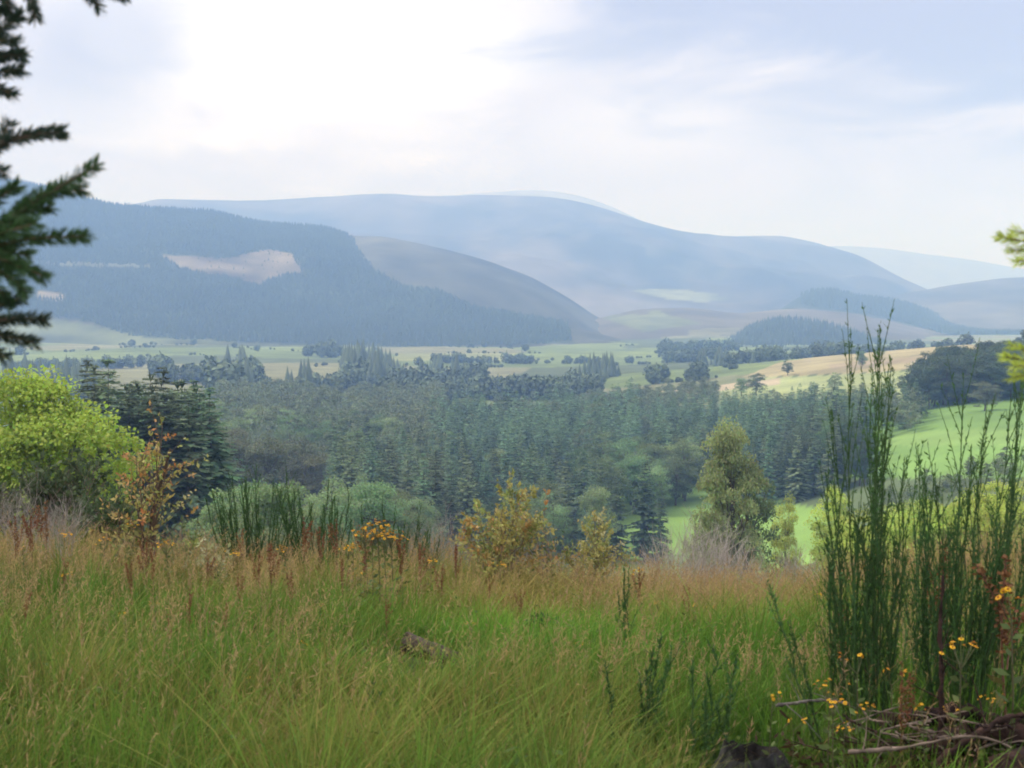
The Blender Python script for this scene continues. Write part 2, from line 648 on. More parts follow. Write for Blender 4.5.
def paint(base, patches, sc, amp=.25, seed=1):
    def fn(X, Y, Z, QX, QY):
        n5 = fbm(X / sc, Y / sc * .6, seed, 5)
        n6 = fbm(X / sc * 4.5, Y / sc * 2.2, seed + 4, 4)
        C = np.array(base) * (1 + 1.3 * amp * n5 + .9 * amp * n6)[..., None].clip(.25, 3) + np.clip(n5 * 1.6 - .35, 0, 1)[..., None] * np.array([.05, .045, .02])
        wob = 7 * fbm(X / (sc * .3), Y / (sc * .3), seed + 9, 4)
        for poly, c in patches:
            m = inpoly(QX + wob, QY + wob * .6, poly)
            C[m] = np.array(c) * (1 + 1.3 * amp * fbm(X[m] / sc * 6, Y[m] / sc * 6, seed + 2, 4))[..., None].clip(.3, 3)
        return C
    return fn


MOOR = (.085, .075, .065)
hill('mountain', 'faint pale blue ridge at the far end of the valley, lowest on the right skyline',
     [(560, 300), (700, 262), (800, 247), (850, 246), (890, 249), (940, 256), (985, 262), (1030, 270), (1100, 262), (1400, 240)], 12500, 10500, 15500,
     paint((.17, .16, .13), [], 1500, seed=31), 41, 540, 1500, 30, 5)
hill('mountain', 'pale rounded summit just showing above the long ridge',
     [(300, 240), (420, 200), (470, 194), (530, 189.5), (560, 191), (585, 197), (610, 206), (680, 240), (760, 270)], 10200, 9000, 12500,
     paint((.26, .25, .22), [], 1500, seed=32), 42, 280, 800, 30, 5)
hill('mountain', 'long broad moorland mountain along the skyline',
     [(-600, 250), (-200, 230), (60, 214), (130, 205), (160, 199), (250, 201), (330, 196), (385, 193), (430, 196), (480, 195), (540, 196), (570, 199), (600, 207), (640, 220), (680, 232),
      (720, 236.5), (780, 235), (820, 243), (860, 257), (895, 278), (930, 296), (980, 310), (1100, 325)], 7600, 4500, 9800,
     paint(MOOR, [([(632, 291), (655, 288), (690, 290), (718, 296), (742, 302), (705, 303), (680, 299), (655, 298)], (.17, .19, .09)),
                  ([(470, 215), (560, 205), (600, 225), (560, 240), (500, 236)], (.05, .045, .04)),
                  ([(640, 240), (700, 262), (760, 275), (720, 285), (650, 265)], (.05, .05, .04))], 700, .95, seed=33), 43, -620, 1120, 130, 4)
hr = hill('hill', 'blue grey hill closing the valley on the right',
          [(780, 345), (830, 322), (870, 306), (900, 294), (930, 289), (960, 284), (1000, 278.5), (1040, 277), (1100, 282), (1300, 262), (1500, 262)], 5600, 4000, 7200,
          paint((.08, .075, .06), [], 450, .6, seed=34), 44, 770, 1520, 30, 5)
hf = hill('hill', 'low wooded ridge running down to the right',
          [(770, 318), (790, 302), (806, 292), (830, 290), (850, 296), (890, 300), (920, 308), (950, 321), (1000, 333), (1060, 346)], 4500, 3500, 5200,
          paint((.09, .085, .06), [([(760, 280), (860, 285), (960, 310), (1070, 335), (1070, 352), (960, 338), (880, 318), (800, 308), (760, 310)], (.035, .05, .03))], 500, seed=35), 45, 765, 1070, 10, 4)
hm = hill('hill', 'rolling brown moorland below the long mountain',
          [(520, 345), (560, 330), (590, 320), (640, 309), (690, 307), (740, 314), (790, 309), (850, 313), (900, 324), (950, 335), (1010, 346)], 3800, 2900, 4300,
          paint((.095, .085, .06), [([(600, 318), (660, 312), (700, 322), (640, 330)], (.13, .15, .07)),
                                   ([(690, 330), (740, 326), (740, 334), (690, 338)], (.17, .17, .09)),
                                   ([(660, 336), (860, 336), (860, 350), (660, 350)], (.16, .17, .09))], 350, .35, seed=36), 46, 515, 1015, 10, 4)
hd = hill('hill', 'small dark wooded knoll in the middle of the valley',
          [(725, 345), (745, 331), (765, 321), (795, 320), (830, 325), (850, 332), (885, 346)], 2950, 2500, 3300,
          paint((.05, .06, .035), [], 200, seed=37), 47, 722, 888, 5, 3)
FOREST_L = [(-200, 150), (70, 188), (112, 202), (215, 206), (240, 214), (335, 222), (352, 240), (372, 268), (400, 285), (440, 290), (470, 305), (530, 316), (566, 322), (572, 342),
            (470, 345), (400, 347), (250, 342), (130, 336), (90, 322), (60, 318), (40, 316), (-200, 300)]
CLEAR = [(163, 256), (195, 256), (225, 258), (248, 254), (270, 250), (293, 254), (301, 272), (290, 273), (272, 279), (258, 285), (243, 280), (215, 275), (180, 268)]
CLEAR2 = [(34, 289), (60, 291), (60, 300), (34, 299)]
hl = hill('hill', 'large dark forested hill on the left with a bare felled patch',
          [(-600, 150), (-200, 160), (0, 179), (30, 183), (70, 193), (110, 204.5), (160, 208), (215, 211), (232, 217), (262, 223), (330, 228), (348, 236), (385, 236.5), (430, 246), (480, 258), (530, 276),
           (570, 299), (600, 319), (640, 338), (680, 350)], 3900, 2350, 5600,
          paint((.066, .068, .048), [(FOREST_L, (.036, .050, .030)), (CLEAR, (.15, .13, .095)), (CLEAR2, (.28, .24, .16)), ([(40, 262), (150, 264), (160, 268), (40, 266)], (.12, .13, .08)),
                                     ([(-200, 306), (40, 318), (100, 325), (150, 338), (400, 347), (580, 343), (700, 352), (700, 380), (-200, 380)], (.105, .125, .060))], 380, .65, seed=38), 48, -620, 690, 32, 3)

# ------------------------------------------------------------------ haze: one even body of air round everything
hz = bpy.data.materials.new('haze_air')
hz.use_nodes = True
hz.node_tree.nodes.clear()
pv = N(hz.node_tree, 'ShaderNodeVolumePrincipled')
pv.inputs['Color'].default_value = (.31, .53, 1.0, 1)
pv.inputs['Density'].default_value = 2.5e-4
pv.inputs['Anisotropy'].default_value = 0.0
pv.inputs['Absorption Color'].default_value = (.9, .9, .9, 1)
ho = N(hz.node_tree, 'ShaderNodeOutputMaterial')
hz.node_tree.links.new(pv.outputs[0], ho.inputs['Volume'])
x0, x1, y0, y1, z0, z1 = -19500, 19500, -60, 19600, -100, 860
hv = np.array([[x, y, z] for z in (z0, z1) for y in (y0, y1) for x in (x0, x1)], float)
hfc = np.array([[0, 2, 3, 1], [4, 5, 7, 6], [0, 1, 5, 4], [2, 6, 7, 3], [0, 4, 6, 2], [1, 3, 7, 5]])
tag(link('haze', MB().add(hv, hfc).mesh('haze', hz)), 'thin blue haze filling the valley air', 'haze', kind='stuff')

# ------------------------------------------------------------------ tree prototypes


def spruce(H, Rr, seed, dens=1.0, z0=.10):
    rng = np.random.default_rng(seed)
    tr, cr = MB(), MB()
    zz = np.linspace(0, H * .97, 8)
    wob = np.cumsum(rng.normal(0, .05, (8, 2)), 0)
    pts = np.stack([wob[:, 0], wob[:, 1], zz], 1)
    pts[0, :2] = 0
    tube(tr, pts, np.linspace(H * .013, .012, 8) * np.array([1, 1, .9, .8, .65, .5, .35, .5]), 6)
    nw = int(30 * dens)
    P, D, L, W, C, roll = [], [], [], [], [], []
    for k in range(nw):
        f = z0 + (1 - z0) * ((k + rng.random()) / nw) ** .95
        z = f * H
        bl0 = Rr * (1 - f) ** .74 * (1 if f > z0 + .12 else .8) + .22
        for b in range(int(rng.integers(6, 9))):
            az = rng.random() * 6.283
            bl = bl0 * (.62 + .55 * rng.random())
            pit = .35 * f - .22 + rng.normal(0, .1)
            ax = np.array([math.cos(az), math.sin(az), pit])
            sid = np.array([-math.sin(az), math.cos(az), 0])
            ns = max(2, int(bl * 2.3 * dens))
            cb = .60 + .75 * rng.random()
            for q in range(ns):
                g = (q + .5) / ns
                p = np.array([0, 0, z]) + ax * bl * g * .9 + np.array([0, 0, -.10 * bl * g * g])
                for sg in (-1, 1):
                    d = ax * .8 + sid * sg * (.75 * (1 - .5 * g)) + np.array([0, 0, -.35 - .2 * rng.random()])
                    P.append(p)
                    D.append(d)
                    L.append((.22 + .52 * bl0 / Rr) * (1.1 - .4 * g) * (.8 + .5 * rng.random()) * Rr / 2.8)
                    W.append((.16 + .22 * min(1, bl0 / Rr)) * Rr / 2.8 * (.8 + .5 * rng.random()))
                    C.append(cb * (.8 + .35 * g) * (.85 + .3 * rng.random()))
                    roll.append(np.array([rng.normal(0, .35), rng.normal(0, .35), 1]))
            p = np.array([0, 0, z]) + ax * bl * .8
            P.append(p)
            D.append(ax + np.array([0, 0, .12]))
            L.append(.32 * bl + .08)
            W.append(.12 + .2 * min(1, bl0 / Rr))
            C.append(cb * 1.2)
            roll.append(np.array([0, 0, 1.]))
    for k in range(5):
        P.append(np.array([0, 0, H * .94]))
        D.append(np.array([rng.normal(0, .12), rng.normal(0, .12), 1]))
        L.append(H * .06)
        W.append(.16)
        C.append(1.1)
        roll.append(rng.normal(size=3))
    C = np.array(C)[:, None] * np.array([1, 1, 1]) * (1 + np.random.default_rng(seed + 1).normal(0, .06, (len(C), 3)))
    cards(cr, P, D, np.array(L), np.array(W), C, rng, roll=np.array(roll))
    return tr, cr


def broadleaf(H, cw, seed, nclump=34, nleaf=110, leaf=.34, c0=.22, upright=0.0, jit=.06):
    rng = np.random.default_rng(seed)
    tr, cr = MB(), MB()
    top = np.array([rng.normal(0, .03) * H, rng.normal(0, .03) * H, H * .72])
    t5 = np.linspace(0, 1, 6)[:, None]
    trunk = top * t5 + np.sin(t5 * 3) * np.array([.02, .01, 0]) * H
    tube(tr, trunk, np.linspace(H * .022, H * .006, 6), 7)
    cz, ch = H * (c0 + 1) / 2, H * (1 - c0) / 2
    cen = []
    while len(cen) < nclump:
        d = unit(rng.normal(size=3))
        r = rng.random() ** .40
        zf = d[2] * r
        wid = 1.0 - .45 * max(0, zf) - .15 * max(0, -zf)
        p = np.array([d[0] * r * cw * .5 * wid, d[1] * r * cw * .5 * wid, cz + zf * ch * .92])
        p[:2] += cw * jit * rng.normal(size=2)
        p[2] += H * (jit - .06) * rng.normal()
        cen.append(p)
    cen = np.array(cen)
    for i in range(0, nclump, 3):
        e = cen[i]
        a = trunk[int(rng.integers(1, 5))]
        m = (a + e) / 2 + np.array([0, 0, -.06 * H * rng.random()])
        tt = np.linspace(0, 1, 5)[:, None]
        path = a * (1 - tt) ** 2 + 2 * m * tt * (1 - tt) + e * tt ** 2
        tube(tr, path, np.linspace(H * .008, H * .002, 5), 4, cap=False)
    for i in range(nclump):
        rr = cw * (.10 + .10 * rng.random())
        n = int(nleaf * (.6 + .8 * rng.random()))
        d = unit(rng.normal(size=(n, 3)))
        d[:, 2] = np.where(d[:, 2] < -.2, -d[:, 2] * .6, d[:, 2])
        rad = rr * (.45 + .65 * rng.random(n) ** .6)
        P = cen[i] + d * rad[:, None] * np.array([1, 1, .72 + upright])
        D = d * .6 + rng.normal(0, .6, (n, 3)) + np.array([0, 0, -.25])
        cb = (.72 + .56 * rng.random())
        C = cb * (.82 + .36 * rng.random((n, 1))) * (1 + rng.normal(0, .07, (n, 3)))
        L = leaf * (.7 + .7 * rng.random(n))
        roll = d + rng.normal(0, .45, (n, 3)) + np.array([0, 0, .5])
        cards(cr, P, D, L, L * .75, C, rng, roll=roll)
    return tr, cr


def proto(name, label, cat, tr, cr, bark, leafmat, smooth=True):
    r = thing(name, label, cat, (0, 0, 0))
    link('trunk', tr.mesh('trunk', bark, smooth), r)
    link('crown', cr.mesh('crown', leafmat), r)
    return r


class Kind:
    """a few prototypes of one kind of plant; the first uses move the prototype itself"""

    def __init__(s, protos):
        s.p, s.used = protos, [False] * len(protos)

    def put(s, k, loc, rz, scale, label, group=None):
        k %= len(s.p)
        if not s.used[k]:
            s.used[k] = True
            o = s.p[k]
            o.location, o.rotation_euler = loc, (0, 0, rz)
            o.scale = scale if isinstance(scale, tuple) else (scale,) * 3
            o['label'] = label
            if group:
                o['group'] = group
            return o
        r = dup(s.p[k], loc, rz, scale, label)
        if group:
            r['group'] = group
        elif 'group' in r:
            del r['group']
        return r

    def clean(s):
        for o, u in zip(s.p, s.used):
            if not u:
                for c in list(o.children):
                    bpy.data.objects.remove(c)
                bpy.data.objects.remove(o)


SPR = [spruce(20, 3.3 + .45 * (k % 3), 100 + k, 1.15, .05) for k in range(5)]
K_SPRUCE = Kind([proto('spruce_tree', 'x', 'tree', t, c, M_BARK, M_SPRUCE) for t, c in SPR])
BL = [broadleaf(15, 10.5 + .8 * (k % 2), 200 + k, 50, 190, .32, .04) for k in range(4)]
K_GREY = Kind([proto('broadleaf_tree', 'x', 'tree', t, c, M_BARK, M_LEAF_GREY) for t, c in BL])
K_OLIVE = Kind([proto('broadleaf_tree', 'x', 'tree', t, c, M_BARK, M_LEAF_OLIVE) for t, c in [broadleaf(15, 8.5, 221, 74, 300, .25, .0), broadleaf(15, 9, 222, 70, 280, .25, .0)]])
K_YELLOW = Kind([proto('broadleaf_tree', 'x', 'tree', t, c, M_BARK, M_LEAF_YELLOW) for t, c in [broadleaf(15, 11, 231, 56, 220, .28, .0), broadleaf(15, 10, 232, 56, 220, .28, .0)]])
K_DARK = Kind([proto('broadleaf_tree', 'x', 'tree', t, c, M_BARK, M_LEAF_DARK) for t, c in BL])
K_BROWN = Kind([proto('broadleaf_tree', 'x', 'tree', t, c, M_BARK, M_LEAF_BROWN) for t, c in BL[1:3]])

# ------------------------------------------------------------------ woods


def stand(px0, px1, yf, yb, sp, seed):
    rng = np.random.default_rng(seed)
    pa = np.array([px0, px1], float)
    ymin, ymax = min(yf), max(yb)
    xa = [(p - 512) / FPX * y for p in (px0, px1) for y in (ymin, ymax)]
    gx, gy = np.meshgrid(np.arange(min(xa), max(xa), sp), np.arange(ymin, ymax, sp * .9))
    gx = gx + (np.arange(gx.shape[0])[:, None] % 2) * sp * .5 + rng.uniform(-.36, .36, gx.shape) * sp
    gy = gy + rng.uniform(-.36, .36, gy.shape) * sp
    px = gx / gy * FPX + 512
    lo = np.interp(px, np.linspace(px0, px1, len(yf)), yf)
    hi = np.interp(px, np.linspace(px0, px1, len(yb)), yb)
    m = (px > px0) & (px < px1) & (gy > lo) & (gy < hi)
    x, y = gx[m], gy[m]
    return np.stack([x, y, gz(x, y)], 1), rng


spruces, leafy = [], []        # (point, height, rz, wood) ; wood = (label, group)


def wood_spruce(px0, px1, yf, yb, sp, h, seed, label, group, mix=True):
    P, rng = stand(px0, px1, yf, yb, sp, seed)
    for p in P:
        mixv = float(fbm(p[0] / 38, p[1] / 45, 300 + seed, 3)) + rng.normal(0, .12)
        if mix and mixv > .20:
            if rng.random() < .6:
                leafy.append(('grey' if rng.random() < .55 else 'dark', p, (h[0] + (h[1] - h[0]) * rng.random()) * .82, rng.random() * 6.28, int(rng.integers(0, 5)), 'rounded broadleaf tree mixed in among the ' + group, 'broadleaf trees among the ' + group, .72))
            continue
        if mix and mixv < -.62:
            continue
        spruces.append((p, h[0] + (h[1] - h[0]) * rng.random(), rng.random() * 6.28, int(rng.integers(0, 5)), label, group))


def wood_leaf(kind, px0, px1, yf, yb, sp, h, seed, label, group, wide=1.0):
    P, rng = stand(px0, px1, yf, yb, sp, seed)
    for p in P:
        leafy.append((kind, p, h[0] + (h[1] - h[0]) * rng.random(), rng.random() * 6.28, int(rng.integers(0, 5)), label, group, wide))


wood_spruce(84, 216, [176, 178], [226, 230], 3.9, (20, 25), 1, 'dark blue-green spruce in the tight stand behind the bright green tree', 'spruces of the dark stand on the left', False)
wood_spruce(330, 605, [320, 330, 360], [560, 540, 500], 9, (15, 27), 2, 'grey-green spruce in the dense wood across the middle of the valley', 'spruces of the central wood')
wood_spruce(655, 745, [540, 520], [640, 620], 9, (18, 24), 3, 'spruce in the plantation behind the bright valley field', 'spruces behind the valley field')
wood_spruce(740, 868, [468, 432], [590, 580], 8, (17, 27), 4, 'spruce in the plantation behind the bright valley field', 'spruces behind the valley field')
wood_spruce(630, 925, [690, 680, 620, 500], [790, 790, 730, 590], 7.5, (12, 18), 5, 'spruce in the long plantation below the tan hillside fields', 'spruces below the tan fields')
wood_spruce(430, 640, [560, 600], [860, 860], 9, (15, 24), 6, 'spruce in the farther belt behind the central wood', 'spruces of the farther belt')
wood_spruce(960, 1110, [640, 640], [720, 730], 10, (15, 20), 7, 'dark spruce rising in the wood on the right hillside above the green field', 'spruces of the hillside wood')

wood_leaf('grey', 215, 440, [540, 580], [980, 1000], 14, (12, 21), 11, 'grey-green broadleaf tree in the hazy mixed wood left of the central spruces', 'broadleaf trees of the mixed wood')
wood_leaf('grey', 590, 690, [440, 470], [540, 560], 13, (17, 24), 12, 'pale green broadleaf tree between the central spruces and the plantation', 'broadleaf trees beside the central wood')
wood_leaf('brown', 222, 320, [385, 390], [440, 450], 13, (18, 23), 13, 'brownish broadleaf tree standing above the willows left of centre', 'brownish trees above the willows')
wood_leaf('grey', 215, 345, [120, 130], [190, 200], 11, (9, 13.5), 14, 'grey-green willow in the thicket below the meadow left of centre', 'willows below the meadow')
wood_leaf('grey', 320, 420, [230, 240], [310, 320], 12, (14, 18), 15, 'grey-green broadleaf tree at the near edge of the central wood', 'broadleaf trees at the near edge of the central wood')
wood_leaf('yellow', 838, 1020, [125, 125], [185, 190], 9, (7, 10.5), 16, 'yellow-green bushy tree seen through the tall broom stems', 'yellow-green trees behind the broom')
wood_leaf('grey', 880, 1080, [325, 325], [370, 375], 10, (4, 6.5), 17, 'dull green hedge tree along the near edge of the hillside field', 'hedge trees below the hillside field')
wood_leaf('dark', 917, 1110, [590, 580], [700, 710], 8.5, (16, 24), 19, 'dark green broadleaf tree in the wood on the right hillside above the green field', 'trees of the hillside wood')
wood_leaf('grey', 580, 720, [830, 820], [960, 940], 14, (9, 14), 18, 'hazy broadleaf tree behind the farther spruce belt', 'trees behind the farther belt')

spruces.sort(key=lambda t: t[0][1])
LBL_N = {}
for i, (p, h, rz, k, lab, grp) in enumerate(spruces[:300]):
    sc = h / 20
    wd = (1.6 if 'dark stand' in grp else 1.2) * (.9 + .25 * ((i * 7) % 5) / 5)
    K_SPRUCE.put(k, (p[0], p[1], p[2] - .2), rz, (sc * wd, sc * wd, sc), lab, grp)
# the remaining spruces, farther off: one mass
rest = MB()
lite = [spruce(20, 4.3, 150 + k, .85, .03) for k in range(3)]


def scatter(mb, src, P, sc, rz, cm):
    V = np.concatenate(src.V)
    C = np.concatenate(src.C)
    F = np.concatenate(src.F) if len({f.shape[1] for f in src.F}) == 1 else None
    n, m = len(P), len(V)
    c, s = np.cos(rz), np.sin(rz)
    sc = np.asarray(sc)
    if sc.ndim == 1:
        sc = np.stack([sc] * 3, 1)
    X = V[None, :, 0] * sc[:, 0, None]
    Y = V[None, :, 1] * sc[:, 1, None]
    Z = V[None, :, 2] * sc[:, 2, None]
    W = np.stack([X * c[:, None] - Y * s[:, None], X * s[:, None] + Y * c[:, None], Z], 2) + P[:, None, :]
    FF = (F[None] + (np.arange(n) * m)[:, None, None]).reshape(-1, F.shape[1])
    mb.add(W.reshape(-1, 3), FF, (C[None] * cm[:, None, :]).reshape(-1, 3))


far_s = spruces[300:]
if far_s:
    rng = np.random.default_rng(77)
    for k in range(3):
        sub = far_s[k::3]
        P = np.array([t[0] for t in sub])
        h = np.array([t[1] for t in sub]) / 20
        cm = (.6 + .7 * rng.random((len(sub), 1))) * np.array([[1, 1, 1]])
        scatter(rest, lite[k][1], P, np.stack([h * 1.25, h * 1.25, h], 1), np.array([t[2] for t in sub]), cm)
    tag(link('woodland', rest.mesh('woodland', M_SPRUCE)), 'far spruce plantation reading as one dark green mass', 'woodland', kind='stuff')
KINDS = {'dark': K_DARK, 'grey': K_GREY, 'olive': K_OLIVE, 'yellow': K_YELLOW, 'brown': K_BROWN}
leafy.sort(key=lambda t: -t[2] / t[1][1])
LITE_B = [broadleaf(15, 10.5, 260 + k, 40, 60, .55, .05)[1] for k in range(3)]
rng = np.random.default_rng(78)
TONE = {'grey': (.175, .22, .115), 'dark': (.085, .125, .065), 'brown': (.16, .18, .10), 'yellow': (.23, .26, .075)}
restb = MB()
far_b = leafy[265:]
for k in range(3):
    sub = far_b[k::3]
    if sub:
        scatter(restb, LITE_B[k], np.array([t[1] for t in sub]), np.array([t[2] for t in sub]) / 15, np.array([t[3] for t in sub]),
                np.array([TONE[t[0]] for t in sub]) * (.75 + .5 * rng.random((len(sub), 1))))
if far_b:
    tag(link('woodland', restb.mesh('woodland', M_FARTREE)), 'far broadleaf woods reading as a soft grey-green mass', 'woodland', kind='stuff')
for kind, p, h, rz, k, lab, grp, wide in leafy[:265]:
    sc = h / 15
    KINDS[kind].put(k, (p[0], p[1], p[2] - .15), rz, (sc * wide, sc * wide, sc), lab, grp)

# single trees


def one(kind, px, Y, h, label, wide=1.0, k=0, rz=0.0, group=None):
    p = on(px, Y)
    base = 20 if kind is K_SPRUCE else 15
    s = h / base
    return kind.put(k, tuple(p - np.array([0, 0, .15])), rz, (s * wide, s * wide, s), label, group)


one(K_SPRUCE, 617, 372, 23, 'leftmost of the three dark spruces at the left end of the valley field', 1.1, 1, 1)
one(K_SPRUCE, 646, 366, 27, 'tallest of the three dark spruces at the left end of the valley field', 1.15, 2, 2)
one(K_SPRUCE, 662, 380, 20, 'smallest of the three dark spruces at the left end of the valley field', 1.1, 3, 3)
one(K_OLIVE, 732, 152, 23.0, 'tall olive green tree standing alone before the bright valley field', .58, 0, .4)
one(K_GREY, 748, 160, 18, 'darker blue-green tree close against the right side of the tall olive tree', .62, 1, 1.4)
one(K_OLIVE, 706, 160, 11, 'shorter olive tree against the left side of the tall olive tree', .8, 1, 1.4)
one(K_YELLOW, 790, 215, 16.5, 'slender pale tree on the right part of the valley field', .42, 0, 2.2)
one(K_YELLOW, 838, 190, 15, 'pale yellow-green willow left of the broom stems', .6, 1, .8)
one(K_BROWN, 986, 545, 12.5, 'round grey-brown tree at the foot of the hillside wood', 1.25, 0, .5)
for (px, Y, h, lab, wd) in [
        (757, 880, 15, 'dark rounded tree in the hedge at the left end of the tan fields', 1.1), (742, 890, 12, 'smaller dark tree beside the rounded one at the left end of the tan fields', 1.2),
        (788, 1000, 13, 'lone dark tree on the crest of the tan fields', .9), (862, 960, 13, 'broad tree among the tan fields left of the broom tops', 1.0),
        (835, 820, 12, 'tall hedge tree at the lower edge of the tan fields', .9), (815, 830, 7, 'low bush at the lower edge of the tan fields', 1.4),
        (880, 1060, 7, 'small bush on the top edge of the tan fields', 1.5), (938, 1100, 6, 'tiny round bush on the skyline of the tan fields', 1.2),
        (703, 900, 9, 'low bush at the start of the pale track', 1.5), (672, 840, 13, 'rounded tree below the pale track', 1.2)]:
    one(K_GREY, px, Y, h, lab, wd, int(px) % 4, px * .7)
for K in (K_SPRUCE, K_GREY, K_OLIVE, K_YELLOW, K_BROWN, K_DARK):
    K.clean()

# bright green tree on the left
tr, cr = broadleaf(11, 9.0, 305, 84, 560, .19, .02, .1, .085)
t = proto('broadleaf_tree', 'big rounded bright yellow-green tree beside the dark spruces', 'tree', tr, cr, M_BARK, M_LEAF_BRIGHT)
p = on(40, 70)
t.location = p
t.scale = (1, 1, (-(378 - 300) / FPX * 70 - p[2]) / 11.0)

# far trees on the valley floor and forests of the hills, seen as masses
rng = np.random.default_rng(5)


def cone_template(tiers=2, sides=5):
    mb = MB()
    ang = np.arange(sides) * 2 * math.pi / sides
    for k in range(tiers):
        z0 = .08 + .5 * k / tiers
        z1 = z0 + .92 - .5 * k / tiers - (.25 if k < tiers - 1 else 0)
        r = .21 * (1 - .42 * k)
        V = np.concatenate([np.stack([r * np.cos(ang + k), r * np.sin(ang + k), np.full(sides, z0)], 1), [[0, 0, z1]]])
        F = np.array([[i, (i + 1) % sides, sides] for i in range(sides)])
        mb.add(V, F, (1, 1, 1))
    return mb


def ball_template(seed):
    r = np.random.default_rng(seed)
    mb = MB()
    n = 190
    d = unit(r.normal(size=(n, 3)))
    P = d * np.array([.34, .34, .40]) * (.75 + .35 * r.random((n, 1))) + np.array([0, 0, .55])
    cards(mb, P, r.normal(size=(n, 3)), .17, .14, (.65 + .7 * r.random((n, 1))) * np.ones((1, 3)), r, roll=d)
    return mb


CONE, BALLS = cone_template(), [ball_template(k) for k in range(3)]


def hill_forest(H, poly, holes, sp, h, name, label, seed, dens=1.0):
    r = np.random.default_rng(seed)
    X, Y, Z, QX, QY = (H[k][:H['nf']] for k in ('X', 'Y', 'Z', 'QX', 'QY'))
    A = np.abs((X[1:, 1:] - X[1:, :-1]) * (Y[1:, 1:] - Y[:-1, 1:]))
    nper = A / sp ** 2 * dens
    cx, cyy = .5 * (QX[1:, 1:] + QX[:-1, :-1]), .5 * (QY[1:, 1:] + QY[:-1, :-1])
    wob = 5 * fbm(X[1:, 1:] / 130, Y[1:, 1:] / 130, seed, 3)
    m = inpoly(cx + wob, cyy + wob * .5, poly)
    for q in holes:
        m &= ~inpoly(cx + wob * .6, cyy + wob * .4, q)
    nn = np.floor(nper * m + r.random(m.shape)).astype(int) * m
    ii, jj = np.nonzero(nn)
    rep = nn[ii, jj]
    ii, jj = np.repeat(ii, rep), np.repeat(jj, rep)
    a, b = r.random(len(ii)), r.random(len(ii))

    def bil(G):
        return (G[ii, jj] * (1 - a) + G[ii + 1, jj] * a) * (1 - b) + (G[ii, jj + 1] * (1 - a) + G[ii + 1, jj + 1] * a) * b
    P = np.stack([bil(X), bil(Y), bil(Z) - .5], 1)
    mb = MB()
    hh = h * (.75 + .5 * r.random(len(P)))
    tone = np.array([.040, .058, .034]) * (.75 + .5 * r.random((len(P), 1))) * (1 + .25 * fbm(P[:, 0] / 90, P[:, 1] / 90, seed, 3))[:, None]
    scatter(mb, CONE, P, np.stack([hh * 1.15, hh * 1.15, hh], 1), r.random(len(P)) * 6.28, tone)
    tag(link(name, mb.mesh(name, M_FARTREE)), label, 'forest', kind='stuff')
    return len(P)


hx = rng.uniform(-1, 1, 60000)
hy = 1020 * (2500 / 1020) ** rng.random(60000)
hx = hx * .42 * hy
c0_ = field_cell(hx, hy)
edge = (field_cell(hx + 5, hy) != c0_) | (field_cell(hx, hy + 7) != c0_)
edge &= (fbm(hx / 70, hy / 70, 55, 3) > .16)
hx, hy = hx[edge], hy[edge]
hn = len(hx)
hh_ = np.where(rng.random(hn) < .10, rng.uniform(7, 14, hn), rng.uniform(2, 5, hn))
mbh = MB()
for k in range(3):
    q_ = slice(k, hn, 3)
    ht = hh_[q_]
    scatter(mbh, BALLS[k], np.stack([hx[q_], hy[q_], gz(hx[q_], hy[q_]) - .3], 1), np.stack([ht * 1.3, ht * 1.3, ht], 1), rng.random(len(ht)) * 6, np.array([.09, .12, .065]) * rng.uniform(.7, 1.3, (len(ht), 1)))
tag(link('hedgerows', mbh.mesh('hedgerows', M_FARTREE)), 'broken hedgerows dividing the far valley fields', 'hedges', kind='stuff')

nf = hill_forest(hl, FOREST_L, [CLEAR, CLEAR2, [(60, 264), (150, 266), (150, 269), (60, 268)]], 8.5, 10, 'forest', 'dark spruce forest covering the left hill', 91)
hill_forest(hl, CLEAR, [], 10, 7, 'forest', 'few thin trees left standing on the felled patch', 94, .07)
nf += hill_forest(hf, [(795, 280), (850, 285), (960, 312), (1070, 335), (1070, 352), (960, 338), (880, 316), (800, 304)], [], 11, 15, 'forest', 'dark forest strip along the low ridge', 92)
nf += hill_forest(hd, [(722, 300), (888, 300), (888, 352), (722, 352)], [], 11, 14, 'forest', 'dark forest on the small knoll', 93)


def far_mass(name, label, specs, seed):
    r = np.random.default_rng(seed)
    mb = MB()
    for (px0, px1, Y0, Y1, n, h, conif) in specs:
        n = int(n * 1.7)
        nc = max(2, n // 9)
        w_ = r.integers(0, nc, n)
        px = np.clip(r.uniform(px0, px1, nc)[w_] + r.normal(0, .055, n) * (px1 - px0), px0, px1)
        Y = np.clip(r.uniform(Y0, Y1, nc)[w_] + r.normal(0, .10, n) * (Y1 - Y0), Y0, Y1)
        x = (px - 512) / FPX * Y
        P = np.stack([x, Y, gz(x, Y) - .4], 1)
        hh = h * (.45 + .8 * r.random(n) ** 1.4) * (.8 + .4 * r.random(nc))[w_]
        tone = np.array([.07, .10, .06] if conif else [.11, .15, .08]) * (.75 + .5 * r.random((n, 1)))
        if conif:
            scatter(mb, CONE, P, np.stack([hh * 1.1, hh * 1.1, hh], 1), r.random(n) * 6, tone)
        for k in range(3):
            s = slice(k, n, 3)
            if not conif:
                scatter(mb, BALLS[k], P[s], hh[s], r.random(len(P[s])) * 6, tone[s])
    tag(link(name, mb.mesh(name, M_FARTREE)), label, 'woodland', kind='stuff')


